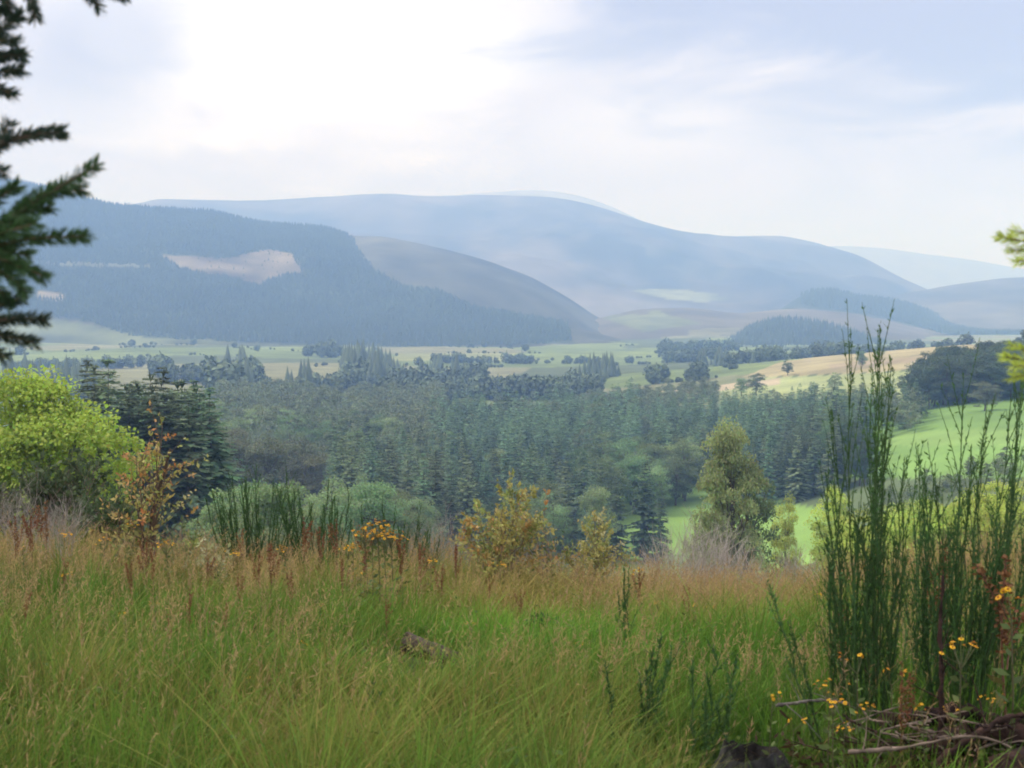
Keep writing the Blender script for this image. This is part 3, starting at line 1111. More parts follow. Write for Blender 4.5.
far_mass('woodland', 'far hedges and tree clumps scattered over the hazy valley floor', [
    (-60, 92, 940, 1080, 130, 20, True), (-200, -60, 940, 1080, 100, 20, True),
    (208, 252, 1000, 1250, 70, 21, False), (212, 246, 1400, 1500, 25, 20, True),
    (208, 254, 1040, 1160, 34, 27, True), (345, 402, 1230, 1400, 40, 25, True), (410, 470, 1250, 1400, 30, 20, True), (560, 640, 1200, 1300, 30, 18, True),
    (236, 345, 1060, 1180, 60, 13, False), (280, 330, 1090, 1130, 20, 24, True),
    (340, 400, 1350, 1560, 70, 22, True), (345, 480, 1080, 1300, 100, 15, False),
    (470, 660, 1080, 1200, 110, 12, False), (380, 600, 1020, 1080, 90, 14, False),
    (650, 720, 1080, 1150, 22, 13, False), (690, 760, 1300, 1500, 40, 16, True),
    (300, 340, 1800, 1880, 26, 17, False), (660, 740, 2000, 2200, 60, 15, False), (650, 720, 1650, 1750, 40, 15, False),
    (-60, 210, 1500, 1530, 50, 12, False), (420, 640, 1700, 1730, 50, 12, False), (150, 210, 1150, 1300, 40, 16, False),
    (740, 905, 1320, 1500, 60, 13, False)], 6)

# ------------------------------------------------------------------ meadow grass


def pix(px, py, Y):
    u, sl = us(px, py)
    return np.array([float(u) * Y, Y, float(sl) * Y])


def meadow_points(n, rng, y0, y1, umax, power):
    """random ground points, denser near the camera"""
    t = rng.random(n)
    e = 2 - power
    y = (y0 ** e + (y1 ** e - y0 ** e) * t) ** (1 / e)
    x = rng.uniform(-umax, umax, n) * y
    return x, y


LUSH = on(545, 11.3)
CLOD = on(424, 9.3)
STUMP = on(757, 5.55)
LOGS = on(965, 5.5)


def near(x, y, c, rx, ry):
    return np.exp(-(((x - c[0]) / rx) ** 2 + ((y - c[1]) / ry) ** 2))


def gheight(x, y):
    h = .40 + .18 * fbm(x / 1.9, y / 1.9, 61, 3) + .20 * fbm(x / .45, y / .45, 62, 2)
    h = h + .10 * np.clip((y - 11) / 8, 0, 1)
    h = h * (1 - .45 * near(x, y, LUSH, .9, 1.9))
    h = h * (1 - .92 * np.clip(1.8 * near(x, y, CLOD + np.array([0.03, -.55, 0]), .30, .85), 0, 1))
    h = h * (1 - .80 * np.clip(1.8 * near(x, y, STUMP + np.array([0, -.5, 0]), .30, .8), 0, 1))
    h = h * (1 - .50 * np.clip(1.3 * near(x, y, LOGS + np.array([0, -.3, 0]), .45, .6), 0, 1))
    return np.clip(h, .04, 1)


def blades(mb, x, y, h, wd, lean, C0, C1, rng, seg=3, bias=None):
    n = len(x)
    root = np.stack([x, y, gz(x, y) - .01], 1)
    az = rng.random(n) * 6.283
    # a light breeze lays the field over towards the right
    ld = np.stack([np.cos(az) + .45, np.sin(az) * .8, np.zeros(n)], 1) * lean[:, None]
    if bias is not None:
        ld[:, :2] += bias
    fa = rng.random(n) * 3.1416
    sd = np.stack([np.cos(fa), np.sin(fa), np.zeros(n)], 1)
    V, C = [], []
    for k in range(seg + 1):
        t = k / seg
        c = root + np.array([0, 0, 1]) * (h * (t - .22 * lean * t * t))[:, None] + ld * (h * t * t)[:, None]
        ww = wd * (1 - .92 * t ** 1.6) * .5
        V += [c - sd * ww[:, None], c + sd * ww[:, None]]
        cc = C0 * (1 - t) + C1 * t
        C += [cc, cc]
    V = np.stack(V, 1).reshape(-1, 3)
    C = np.stack(C, 1).reshape(-1, 3)
    b = np.arange(n)[:, None] * (2 * (seg + 1))
    F = np.concatenate([b + np.array([[2 * k, 2 * k + 1, 2 * k + 3, 2 * k + 2]]) for k in range(seg)], 0)
    mb.add(V, F, C)
    return root, ld


def lerp3(a, b, t):
    return np.asarray(a) * (1 - t[:, None]) + np.asarray(b) * t[:, None]


rng = np.random.default_rng(900)
mb = MB()
x, y = meadow_points(110000, rng, 3.0, 26, .62, 1.05)
# half the blades grow in tussocks that fan outwards
tx, ty = meadow_points(3600, rng, 3.0, 26, .62, 1.0)
ti = rng.integers(0, len(tx), 120000)
ta = rng.random(len(ti)) * 6.283
tr_ = np.abs(rng.normal(0, .075, len(ti))) * (1 + ty[ti] / 40)
tcx, tcy = np.cos(ta) * tr_, np.sin(ta) * tr_
th = rng.uniform(.75, 1.35, len(tx))[ti]
tt_ = rng.uniform(.72, 1.32, len(tx))[ti]
td = rng.normal(0, .22, len(tx))[ti]
n0 = len(x)
x, y = np.concatenate([x, tx[ti] + tcx]), np.concatenate([y, np.maximum(ty[ti] + tcy, 2.5)])
bias = np.concatenate([np.zeros((n0, 2)), np.stack([tcx, tcy], 1) * 7])
tone_ = np.concatenate([np.full(n0, .92), tt_])[:, None]
dryb = np.concatenate([np.zeros(n0), td])
h = gheight(x, y) * rng.uniform(.45, 1.1, len(x)) * np.concatenate([np.full(n0, .85), th])
dry = np.clip(.18 + 1.1 * fbm(x / 1.6, y / 1.6, 63, 3) + .3 * fbm(x / 6, y / 6, 64, 2) + .62 * np.clip((y - 9) / 6, -.8, .7) + .25 * rng.normal(size=len(x)) - .6 * near(x, y, LUSH, .9, 2.0) + dryb, 0, 1)
lush = near(x, y, LUSH, 1.0, 2.0)
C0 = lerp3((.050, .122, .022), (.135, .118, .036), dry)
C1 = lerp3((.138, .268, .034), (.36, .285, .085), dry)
rus = np.clip(.06 + 1.7 * fbm(x / 1.2, y / 2.2, 66, 3) + .15 * rng.normal(size=len(x)) + .42 * np.clip((y - 9) / 5, -1, .8), 0, 1) * (1 - near(x, y, LUSH, 1.0, 2.0))
C1 = C1 * (1 - .75 * rus[:, None]) + np.array([.34, .205, .095]) * .75 * rus[:, None]
dk = np.clip(1.5 * fbm(x / .8, y / 1.1, 67, 3), 0, 1)[:, None]
C1 = C1 * (1 - .35 * dk * np.array([1.1, .8, 1]))
C1 = C1 * (1 + .45 * lush[:, None] * np.array([.5, 1.1, .2])) * rng.uniform(.75, 1.25, (len(x), 1))
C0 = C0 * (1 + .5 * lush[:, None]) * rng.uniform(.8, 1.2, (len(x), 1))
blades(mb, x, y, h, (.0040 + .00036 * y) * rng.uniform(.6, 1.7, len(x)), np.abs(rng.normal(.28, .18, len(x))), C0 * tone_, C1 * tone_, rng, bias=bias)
tag(link('grass', mb.mesh('grass', M_GRASS)), 'long rough green grass covering the sloping meadow', 'grass', kind='stuff')

mb = MB()
x, y = meadow_points(26000, rng, 3.4, 25, .62, .8)
keep = rng.random(len(x)) < np.clip(.30 + .95 * fbm(x / 1.5, y / 2.3, 71, 3) + .42 * np.clip((y - 8) / 5, -.7, 1) - .9 * near(x, y, LUSH, 1.0, 2.0) - near(x, y, CLOD + np.array([0, -.5, 0]), .45, .9), .03, 1)
x, y = x[keep], y[keep]
n = len(x)
h = (gheight(x, y) + .14) * rng.uniform(.75, 1.2, n)
tone = lerp3((.38, .265, .155), (.42, .33, .13), rng.random(n)) * rng.uniform(.75, 1.2, (n, 1))
root, ld = blades(mb, x, y, h, (.0013 + .00013 * y), np.abs(rng.normal(.20, .12, n)), tone * .75, tone, rng)
lean = np.linalg.norm(ld, axis=1)
for k in range(13):
    t = .64 + .36 * (k + rng.random(n)) / 13
    base = root + np.array([0, 0, 1]) * (h * (t - .05 * t * t))[:, None] + ld * (h * t * t)[:, None]
    D = unit(ld + rng.normal(0, .55, (n, 3)) + np.array([0, 0, 1.0]))
    cards(mb, base, D, rng.uniform(.018, .045, n), .0018 + .00025 * y, tone * rng.uniform(.85, 1.25, (n, 1)) * np.array([1.0, .93, .92]), rng)
tag(link('seeding_grass', mb.mesh('seeding_grass', M_GRASS)), 'fine pinkish tan seed heads standing above the green grass', 'grass', kind='stuff')

# dry bent thatch: broad straw blades lying through the green
mb = MB()
x, y = meadow_points(16000, rng, 3.2, 24, .62, 1.05)
keep = rng.random(len(x)) < np.clip(.28 + .04 * np.clip(y - 8, -5, 5) + 1.2 * fbm(x / 1.0, y / 1.3, 68, 3) - .5 * near(x, y, LUSH, 1, 2), 0, 1)
x, y = x[keep], y[keep]
n = len(x)
tone = lerp3((.36, .28, .10), (.27, .15, .06), rng.random(n)) * rng.uniform(.7, 1.25, (n, 1))
blades(mb, x, y, gheight(x, y) * rng.uniform(.5, 1.0, n), (.005 + .0004 * y) * rng.uniform(.7, 1.5, n), np.abs(rng.normal(.75, .3, n)), tone * .7, tone, rng)
tag(link('dry_grass', mb.mesh('dry_grass', M_GRASS)), 'bent straw-coloured dead blades lying among the green grass', 'grass', kind='stuff')

# low leafy ground cover
mb = MB()
x, y = meadow_points(26000, rng, 3.2, 24, .6, 1.1)
keep = rng.random(len(x)) < np.clip(.3 + 1.1 * fbm(x / 1.1, y / 1.1, 81, 3), 0, 1)
x, y = x[keep], y[keep]
n = len(x)
P = np.stack([x, y, gz(x, y) + gheight(x, y) * rng.uniform(.05, .6, n)], 1)
a = rng.random(n) * 6.283
D = np.stack([np.cos(a), np.sin(a), rng.uniform(-.1, .7, n)], 1)
cards(mb, P, D, rng.uniform(.03, .09, n), rng.uniform(.012, .035, n), lerp3((.055, .11, .025), (.11, .15, .03), rng.random(n)), rng, roll=np.stack([rng.normal(0, .4, n), rng.normal(0, .4, n), np.ones(n)], 1))
tag(link('ground_cover', mb.mesh('ground_cover', M_GRASS)), 'low leafy green weeds among the grass stems', 'ground cover', kind='stuff')

# ------------------------------------------------------------------ shrubs and saplings


def shrub(H, W, nst, seed, pal, nleaf, leaf, lean=(0, 0), wood=(.16, .12, .085), sub=7, rad=.012, dome=.6, upr=.5):
    r = np.random.default_rng(seed)
    st, lf = MB(), MB()
    pal = np.array(pal) if pal is not None else None
    for i in range(nst):
        a = r.random() * 6.283
        e = np.array([math.cos(a) * W * .5 * r.random() ** .6, math.sin(a) * W * .5 * r.random() ** .6, 0])
        hh = H * (1 - dome * (np.linalg.norm(e) / (W * .5)) ** 2) * (.72 + .28 * r.random())
        e = e + np.array([lean[0] * hh, lean[1] * hh, hh])
        b = np.array([r.normal(0, .05 * W), r.normal(0, .05 * W), 0])
        m = b + (e - b) * .5 + np.array([(b - e)[0] * .18, (b - e)[1] * .18, .12 * hh]) + r.normal(0, .03 * H, 3)
        tt = np.linspace(0, 1, 7)[:, None]
        path = b * (1 - tt) ** 2 + 2 * m * tt * (1 - tt) + e * tt ** 2
        path[1:] += r.normal(0, .012 * H, (6, 3))
        tube(st, path, np.linspace(rad, rad * .22, 7), 5, np.array(wood) * (.8 + .5 * r.random()), cap=False)
        for k in range(sub):
            q = .28 + .7 * (k + r.random()) / sub
            f = q * 6
            j = min(5, int(f))
            p = path[j] + (path[j + 1] - path[j]) * (f - j)
            ax = unit(path[j + 1] - path[j])
            d = unit(r.normal(size=3) * np.array([1, 1, .5]) + ax * .55 + np.array([0, 0, upr]))
            L = H * (.30 * (1.15 - q) + .09) * (.7 + .6 * r.random())
            tq = np.linspace(0, 1, 4)[:, None]
            bp = p + d * L * tq + np.array([0, 0, .10]) * L * tq ** 2
            tube(st, bp, np.linspace(rad * .35, rad * .12, 4), 4, np.array(wood) * (.9 + .5 * r.random()), cap=False)
            if pal is not None and nleaf:
                nl = max(2, int(nleaf * (.5 + r.random())))
                g = .15 + .9 * r.random(nl)
                P = p + d * (L * g)[:, None]
                D = d * .5 + r.normal(0, .8, (nl, 3)) + np.array([0, 0, .1])
                c = pal[r.integers(0, len(pal))] * .65 + pal[r.integers(0, len(pal), nl)] * .35
                ll = leaf * (.6 + .7 * r.random(nl))
                cards(lf, P, D, ll, ll * .5, c * r.uniform(.8, 1.2, (nl, 1)), r)
            elif pal is None:
                for z in range(3):
                    d2 = unit(d + r.normal(0, .5, 3) + np.array([0, 0, .2]))
                    p2 = p + d * L * (.3 + .6 * r.random())
                    tube(st, [p2, p2 + d2 * L * .35, p2 + d2 * L * .6 + np.array([0, 0, .05 * L])], [rad * .16, rad * .12, rad * .07], 3, np.array(wood) * (.9 + .5 * r.random()), cap=False)
    return st, lf


def put_shrub(name, label, cat, px, Y, shr, mat=None, rz=0.0, group=None, stem='stem'):
    t = thing(name, label, cat, tuple(on(px, Y, -.02)), rz, group)
    st, lf = shr
    link(stem, st.mesh(stem, M_STEM, True), t)
    if lf.n:
        link('leaves', lf.mesh('leaves', mat or M_ANY), t)
    return t


def hgt(py, px, Y):
    return float(pix(px, py, Y)[2] - on(px, Y)[2])


ORANGE = [(.50, .25, .10), (.46, .32, .12), (.54, .36, .20), (.38, .34, .13), (.48, .17, .08), (.32, .34, .13), (.50, .42, .22)]
GOLD = [(.38, .36, .10), (.42, .40, .15), (.27, .33, .09), (.44, .36, .12), (.33, .38, .12)]
GREENS = [(.09, .16, .05), (.13, .19, .06), (.10, .14, .06)]
# rowan sapling: leaning trunk, orange crown, greener skirts
Y = 14.0
Hs = hgt(412, 165, Y)
st, lf = shrub(Hs, .82, 6, 401, [tuple(min(.75, v * k) for v, k in zip(q, (1.15, 1.3, 1.0))) for q in ORANGE] + GOLD[:3], 13, .055, (.13, 0), (.13, .085, .06), 11, .012, .25, .5)
st2, lf2 = shrub(Hs * .66, 1.0, 7, 402, GOLD + GREENS, 8, .07, (.02, 0), (.13, .10, .07), 7, .007)
st.merge(st2)
lf.merge(lf2)
tube(st, [(-.02, 0, 0), (.03, 0, .45 * Hs), (.12, 0, .62 * Hs), (.22, 0, .80 * Hs)], [.032, .026, .018, .01], 7, (.09, .06, .045))
put_shrub('rowan_sapling', 'orange-leaved sapling with a dark leaning stem before the dark spruces', 'sapling', 147, Y, (st, lf))
put_shrub('bramble_bush', 'wide bush with orange and yellow-green leaves at the middle of the meadow edge', 'bush', 500, 16.5, shrub(hgt(474, 500, 16.5), 1.35, 13, 403, ORANGE[1:2] + ORANGE[3:4] + GOLD + GREENS[1:2] + [(.5, .25, .1)], 22, .058, (.02, 0), sub=12, rad=.008))
put_shrub('bramble_bush', 'small reddish-tipped bush at the right side of the wide orange bush', 'bush', 548, 16.8, shrub(hgt(490, 548, 16.8), .5, 6, 404, ORANGE[:2] + GREENS, 6, .06, rad=.006))
put_shrub('bramble_bush', 'pale yellow bush before the three dark spruces', 'bush', 596, 17, shrub(hgt(503, 596, 17), .85, 10, 405, GOLD + [(.5, .46, .24)], 19, .048, sub=12, rad=.007))
put_shrub('leafy_bush', 'low green bush filling in below the orange sapling', 'bush', 190, 15.2, shrub(hgt(505, 190, 15.2), 1.1, 10, 406, GREENS + GOLD[2:3], 9, .06))
put_shrub('leafy_bush', 'pale cream-leaved bush to the right of the orange sapling', 'bush', 205, 13.2, shrub(hgt(520, 205, 13.2), .45, 8, 407, [(.42, .43, .25), (.3, .34, .15)], 6, .05, rad=.005))
put_shrub('leafy_bush', 'dark green bush under the bright green tree', 'bush', 70, 20, shrub(hgt(448, 70, 20), 2.0, 30, 408, [(.06, .095, .04), (.08, .12, .05)], 18, .095, dome=.35))
put_shrub('leafy_bush', 'dull green bush at the left edge of the meadow', 'bush', -20, 19, shrub(hgt(468, -20, 19), 1.6, 24, 409, [(.07, .10, .045), (.11, .12, .06)], 16, .09, dome=.35))
put_shrub('leafy_bush', 'dark green bush between the bright tree and the orange sapling', 'bush', 112, 18, shrub(hgt(472, 112, 18), .9, 16, 410, [(.06, .10, .04), (.08, .12, .05)], 14, .08, dome=.35))
for i, (px, py, Y, W, lab) in enumerate([
        (15, 468, 15.5, .8, 'bare grey twiggy shrub leftmost under the bright green tree'), (62, 486, 14.5, .7, 'bare grey twiggy shrub below the middle of the bright green tree'),
        (668, 522, 33, 1.6, 'leafless grey shrub beside the three dark spruces'), (692, 510, 34, 1.7, 'tallest leafless grey shrub below the olive tree'),
        (722, 516, 35, 1.5, 'leafless grey shrub at the right foot of the olive tree'), (745, 540, 34, 1.2, 'low leafless grey shrub before the valley field'),
        (798, 545, 34, .9, 'thin leafless shrub at the right part of the valley field'), (440, 500, 19, .9, 'bare brownish shrub left of the wide orange bush')]):
    put_shrub('bare_shrub', lab, 'shrub', px, Y, shrub(hgt(py, px, Y), W, 24 if Y > 30 else 15, 420 + i, None, 0, 0, (0, 0), (.40, .36, .31) if Y > 30 else (.30, .27, .235), 9, .022 if Y > 30 else .005, .45, .9), stem='twigs')

# ------------------------------------------------------------------ broom


def broom(H, nst, W, seed, lean=(0, 0), rad=.0052, vary=.45):
    r = np.random.default_rng(seed)
    parts = []
    for i in range(nst):
        st, sh = MB(), MB()
        parts.append((st, sh))
        a = r.random() * 6.283
        rr = W * .5 * math.sqrt(r.random()) * (.15 if i == 0 else 1)
        b = np.array([math.cos(a) * rr * .55, math.sin(a) * rr * .55, 0])
        hh = H * (1 - vary * r.random() ** .75)
        if i == 0:
            hh = H
        e = np.array([math.cos(a) * rr * 1.25 + lean[0] * hh + r.normal(0, .03), math.sin(a) * rr * 1.25 + lean[1] * hh, hh])
        tt = np.linspace(0, 1, 9)[:, None]
        m = b + (e - b) * .45 + np.array([b[0] * .3, b[1] * .3, .10 * hh])
        path = b * (1 - tt) ** 2 + 2 * m * tt * (1 - tt) + e * tt ** 2
        path[1:-1, :2] += r.normal(0, .008, (7, 2))
        g = r.uniform(.75, 1.2)
        c = np.array([.046, .104, .030]) * g
        tube(st, path, np.linspace(rad, rad * .28, 9), 4, lerp3((.06, .07, .03), c, np.linspace(0, 1, 9) ** .5), cap=False)
        nb = int(15 * hh / 1.8 + 4)
        for k in range(nb):
            q = .16 + .78 * (k + r.random()) / nb
            f = q * 8
            j = min(7, int(f))
            p = path[j] + (path[j + 1] - path[j]) * (f - j)
            d = unit(r.normal(0, .16, 3) * np.array([1, 1, 0]) + unit(path[j + 1] - path[j]))
            L = hh * (.10 + .22 * r.random()) * (1.15 - .6 * q)
            tq = np.linspace(0, 1, 4)[:, None]
            o = unit(r.normal(size=3) * np.array([1, 1, 0])) * .035 * L * 3
            bp = p + d * L * tq + o * (tq * (1.6 - tq * .8))
            tube(st, bp, np.linspace(rad * .5, rad * .22, 4), 3, c * r.uniform(.8, 1.3), cap=False)
            nl = 14
            gq = r.random(nl)
            P = p + d * L * gq[:, None] + o * (gq * (1.6 - gq * .8))[:, None]
            D = d * 1.1 + r.normal(0, .45, (nl, 3))
            cards(sh, P, D, r.uniform(.014, .034, nl), r.uniform(.004, .008, nl), c * r.uniform(.8, 1.7, (nl, 1)) * np.array([1.05, 1.05, .9]), r)
        nl = 50
        gq = r.uniform(.25, 1, nl) * 8
        jj = np.minimum(7, gq.astype(int))
        P = path[jj] + (path[jj + 1] - path[jj]) * (gq - jj)[:, None]
        D = np.array([0, 0, 1.0]) + r.normal(0, .4, (nl, 3))
        cards(sh, P, D, r.uniform(.016, .036, nl), r.uniform(.004, .008, nl), c * r.uniform(.8, 1.5, (nl, 1)), r)
    return parts


def put_broom(label, px, Y, br, rz=0.0, group=None):
    t = thing('broom_bush', label, 'bush', tuple(on(px, Y, -.03)), rz, group)
    for st, sh in br:
        o = link('stem', st.mesh('stem', M_STEM, True), t)
        link('shoots', sh.mesh('shoots', M_ANY), o)
    return t


put_broom('tallest dark green broom with whip-like stems on the right side of the meadow', 874, 5.9, broom(hgt(318, 874, 5.9), 24, .30, 501, (.004, 0), vary=.62))
put_broom('second dark green broom rising right of the tallest one', 958, 6.0, broom(hgt(366, 958, 6.0), 26, .38, 502, (.03, 0), vary=.62))
put_broom('broom with outward leaning stems at the right edge of the meadow', 1000, 6.2, broom(hgt(372, 1000, 6.2), 16, .34, 503, (.07, 0), vary=.6))
put_broom('dark green broom behind and between the two tall brooms', 925, 6.8, broom(hgt(440, 925, 6.8), 14, .5, 504, (0, 0), vary=.5))
put_broom('low broom just left of the tallest broom', 850, 6.3, broom(hgt(470, 850, 6.3), 8, .2, 505, (-.02, 0), vary=.4))
put_broom('single broom shoot leaning far to the left beside the tallest broom', 832, 5.7, broom(hgt(575, 800, 5.7), 2, .05, 506, (-.28, 0), .004, .25))
put_broom('thin broom shoots standing in the grass right of the bottom centre', 640, 5.8, broom(hgt(632, 640, 5.8), 7, .36, 507, (.05, 0), .005))
put_broom('thin broom shoots left of the dark stump', 706, 5.6, broom(hgt(640, 706, 5.6), 7, .34, 508, (.02, 0), .005))
put_broom('short broom shoots in the grass below the rotten log', 372, 5.9, broom(hgt(678, 372, 5.9), 5, .16, 509, (.02, 0), .004))
put_broom('few thin broom stems standing between the lush patch and the valley field', 628, 9.5, broom(hgt(560, 628, 9.5), 4, .18, 510, (.01, 0), .005))
put_broom('wide green broom at the meadow edge below the willows', 250, 16.5, broom(hgt(462, 250, 16.5), 34, 1.1, 511, (0, 0), .008, .4))
put_broom('green broom at the meadow edge right of the wide one', 318, 16.9, broom(hgt(478, 318, 16.9), 26, .9, 512, (0, 0), .008, .4))
put_broom('small green broom at the meadow edge below the near end of the central wood', 385, 17.4, broom(hgt(500, 385, 17.4), 20, .9, 513, (0, 0), .007, .4))
put_broom('low green broom below the right end of the central wood', 420, 17.0, broom(hgt(522, 420, 17), 12, .5, 514, (0, 0), .007, .4))

# ------------------------------------------------------------------ docks and ragwort


def dock(seed):
    r = np.random.default_rng(seed)
    st, lf, heads = MB(), MB(), []
    stems = [((0, 0, 0), (r.normal(0, .03), r.normal(0, .03), 1.0), .0055)]
    for k in range(3):
        a = r.random() * 6.28
        z = .48 + .12 * k
        stems.append(((0, 0, z), (.10 * math.cos(a), .10 * math.sin(a), min(.97, z + .34)), .003))
    for a, b, rad in stems:
        a, b = np.array(a, float), np.array(b, float)
        tt = np.linspace(0, 1, 5)[:, None]
        path = a + (b - a) * tt
        path[1:4] += r.normal(0, .006, (3, 3))
        tube(st, path, np.linspace(rad, rad * .4, 5), 4, (.15, .075, .045), cap=False)
        n = 150 if rad > .005 else 80
        q = .55 + .45 * r.random(n) if rad > .005 else .2 + .8 * r.random(n)
        q = np.round(q * 16) / 16 + r.normal(0, .012, n)
        P = a + (b - a) * q[:, None] + r.normal(0, .010, (n, 3)) * (1.5 - q)[:, None]
        hd = MB()
        heads.append(hd)
        cards(hd, P, r.normal(size=(n, 3)), .020, .016, np.array([.22, .098, .042]) * r.uniform(.55, 1.35, (n, 1)), r)
    for k in range(6):
        a = r.random() * 6.28
        cards(lf, [(0, 0, .05 + .07 * k)], [(math.cos(a), math.sin(a), .9)], .17 - .014 * k, .03, np.array([.16, .14, .045]) * r.uniform(.7, 1.3), r)
    t = thing('dock_plant', 'x', 'plant', (0, 0, 0))
    link('stem', st.mesh('stem', M_STEM), t)
    for hd in heads:
        link('seed_head', hd.mesh('seed_head', M_ANY), t)
    link('leaves', lf.mesh('leaves', M_ANY), t)
    return t


def ragwort(seed, nfl=14):
    r = np.random.default_rng(seed)
    st, lf = MB(), MB()
    t = thing('ragwort_plant', 'x', 'plant', (0, 0, 0))
    top = np.array([r.normal(0, .03), r.normal(0, .03), .82])
    tube(st, [(0, 0, 0), top * .5 + r.normal(0, .01, 3), top], [.006, .005, .004], 5, (.11, .10, .05), cap=False)
    for k in range(nfl):
        fl = MB()
        a = r.random() * 6.28
        rr = .14 * math.sqrt(r.random())
        p = top + np.array([rr * math.cos(a), rr * math.sin(a), .14 + r.normal(0, .02) - rr * .2])
        tube(st, [top - np.array([0, 0, .06 * r.random()]), (top + p) / 2 + np.array([rr * .15 * math.cos(a), rr * .15 * math.sin(a), 0]), p], [.003, .0025, .002], 3, (.11, .12, .05), cap=False)
        nrm = unit(np.array([rr * math.cos(a) * 2, rr * math.sin(a) * 2 - .2, .6]) + r.normal(0, .2, 3))
        b1 = unit(np.cross(nrm, [1, 0, .1]))
        b2 = np.cross(nrm, b1)
        n = 11
        an = np.arange(n) * 6.283 / n
        D = b1 * np.cos(an)[:, None] + b2 * np.sin(an)[:, None] - nrm * .15
        cards(fl, np.tile(p, (n, 1)), D, .020, .011, np.array([.80, .46, .025]) * r.uniform(.8, 1.15), r, roll=np.tile(nrm, (n, 1)))
        tube(fl, [p - nrm * .004, p + nrm * .005], [.008, .006], 6, (.45, .20, .03))
        link('flower_head', fl.mesh('flower_head', M_ANY), t)
    for k in range(16):
        z = .08 + .72 * k / 16
        a = k * 2.4
        cards(lf, [top * (z / .82)], [(math.cos(a), math.sin(a), .35)], .14 * (1.2 - z), .04, np.array([.09, .13, .035]) * r.uniform(.7, 1.3), r)
    link('stem', st.mesh('stem', M_STEM), t)
    link('leaves', lf.mesh('leaves', M_ANY), t)
    return t


K_DOCK = Kind([dock(600 + k) for k in range(4)])
K_RAG = Kind([ragwort(620 + k, n) for k, n in enumerate((20, 9, 5))])


def weed(K, px, py, Y, label, k, group=None, wide=1.0):
    p = on(px, Y)
    h = max(.16, hgt(py, px, Y))
    s = max(h, .4) if wide < 0 else h
    return K.put(k, (p[0], p[1], p[2] + h - s - .0), (k * 1.7 + px) % 6.28, (s * abs(wide), s * abs(wide), s), label, group)


GD, GR = 'rusty docks scattered through the meadow', 'yellow ragwort scattered through the meadow'
LD, LR = 'slender rust-brown dock spike standing up out of the tall meadow grass', 'small yellow ragwort in flower among the tall meadow grass'
for i, (px, py, Y, lab, wd) in enumerate([
        (42, 503, 14, 'rust-brown dock below the bare shrubs on the left', 1.3), (28, 512, 13, LD, 1), (12, 518, 12.5, LD, 1),
        (142, 538, 11, 'tall dark rust dock spike in front of the orange sapling', .9), (150, 545, 11.2, LD, .9), (128, 560, 10, LD, .8),
        (268, 545, 11.5, 'broad rusty dock in front of the wide green broom', 1.6), (255, 552, 11.3, LD, 1), (302, 518, 15.5, LD, 1.2), (335, 520, 15.5, LD, 1.1), (318, 528, 14.5, LD, 1),
        (362, 532, 12.5, LD, 1.1), (400, 536, 12.6, LD, 1.2), (420, 545, 13, 'dark red dock right of the big yellow ragwort', 1.2), (455, 545, 14, LD, 1), (490, 575, 12.5, LD, 1), (240, 530, 15, LD, 1),
        (185, 590, 9, LD, .8), (108, 655, 7, LD, .7), (135, 664, 6.8, LD, .7), (183, 648, 7, LD, .7), (222, 600, 9, LD, .8),
        (1014, 560, 5.8, 'big rust-red dock at the right edge beside the leaning broom', 1.5), (948, 548, 6.3, 'rusty dock mixed into the base of the second broom', 1.1),
        (908, 665, 5.3, LD, .9), (845, 600, 6.4, LD, .8), (640, 570, 12, LD, .9), (60, 560, 11, LD, 1.2), (205, 555, 12, LD, 1.3), (235, 575, 10.5, LD, 1.2), (340, 560, 11.5, LD, 1.2), (440, 565, 11.5, LD, 1.2), (290, 570, 10.5, LD, 1.1), (20, 590, 9, LD, 1.1), (520, 590, 11, LD, 1.1), (690, 585, 12, LD, 1.1), (165, 615, 8.5, LD, 1.0), (385, 600, 9.5, LD, 1.0), (75, 620, 8, LD, 1.0)]):
    weed(K_DOCK, px, py, Y, lab, i, GD if lab == LD else None, wd)
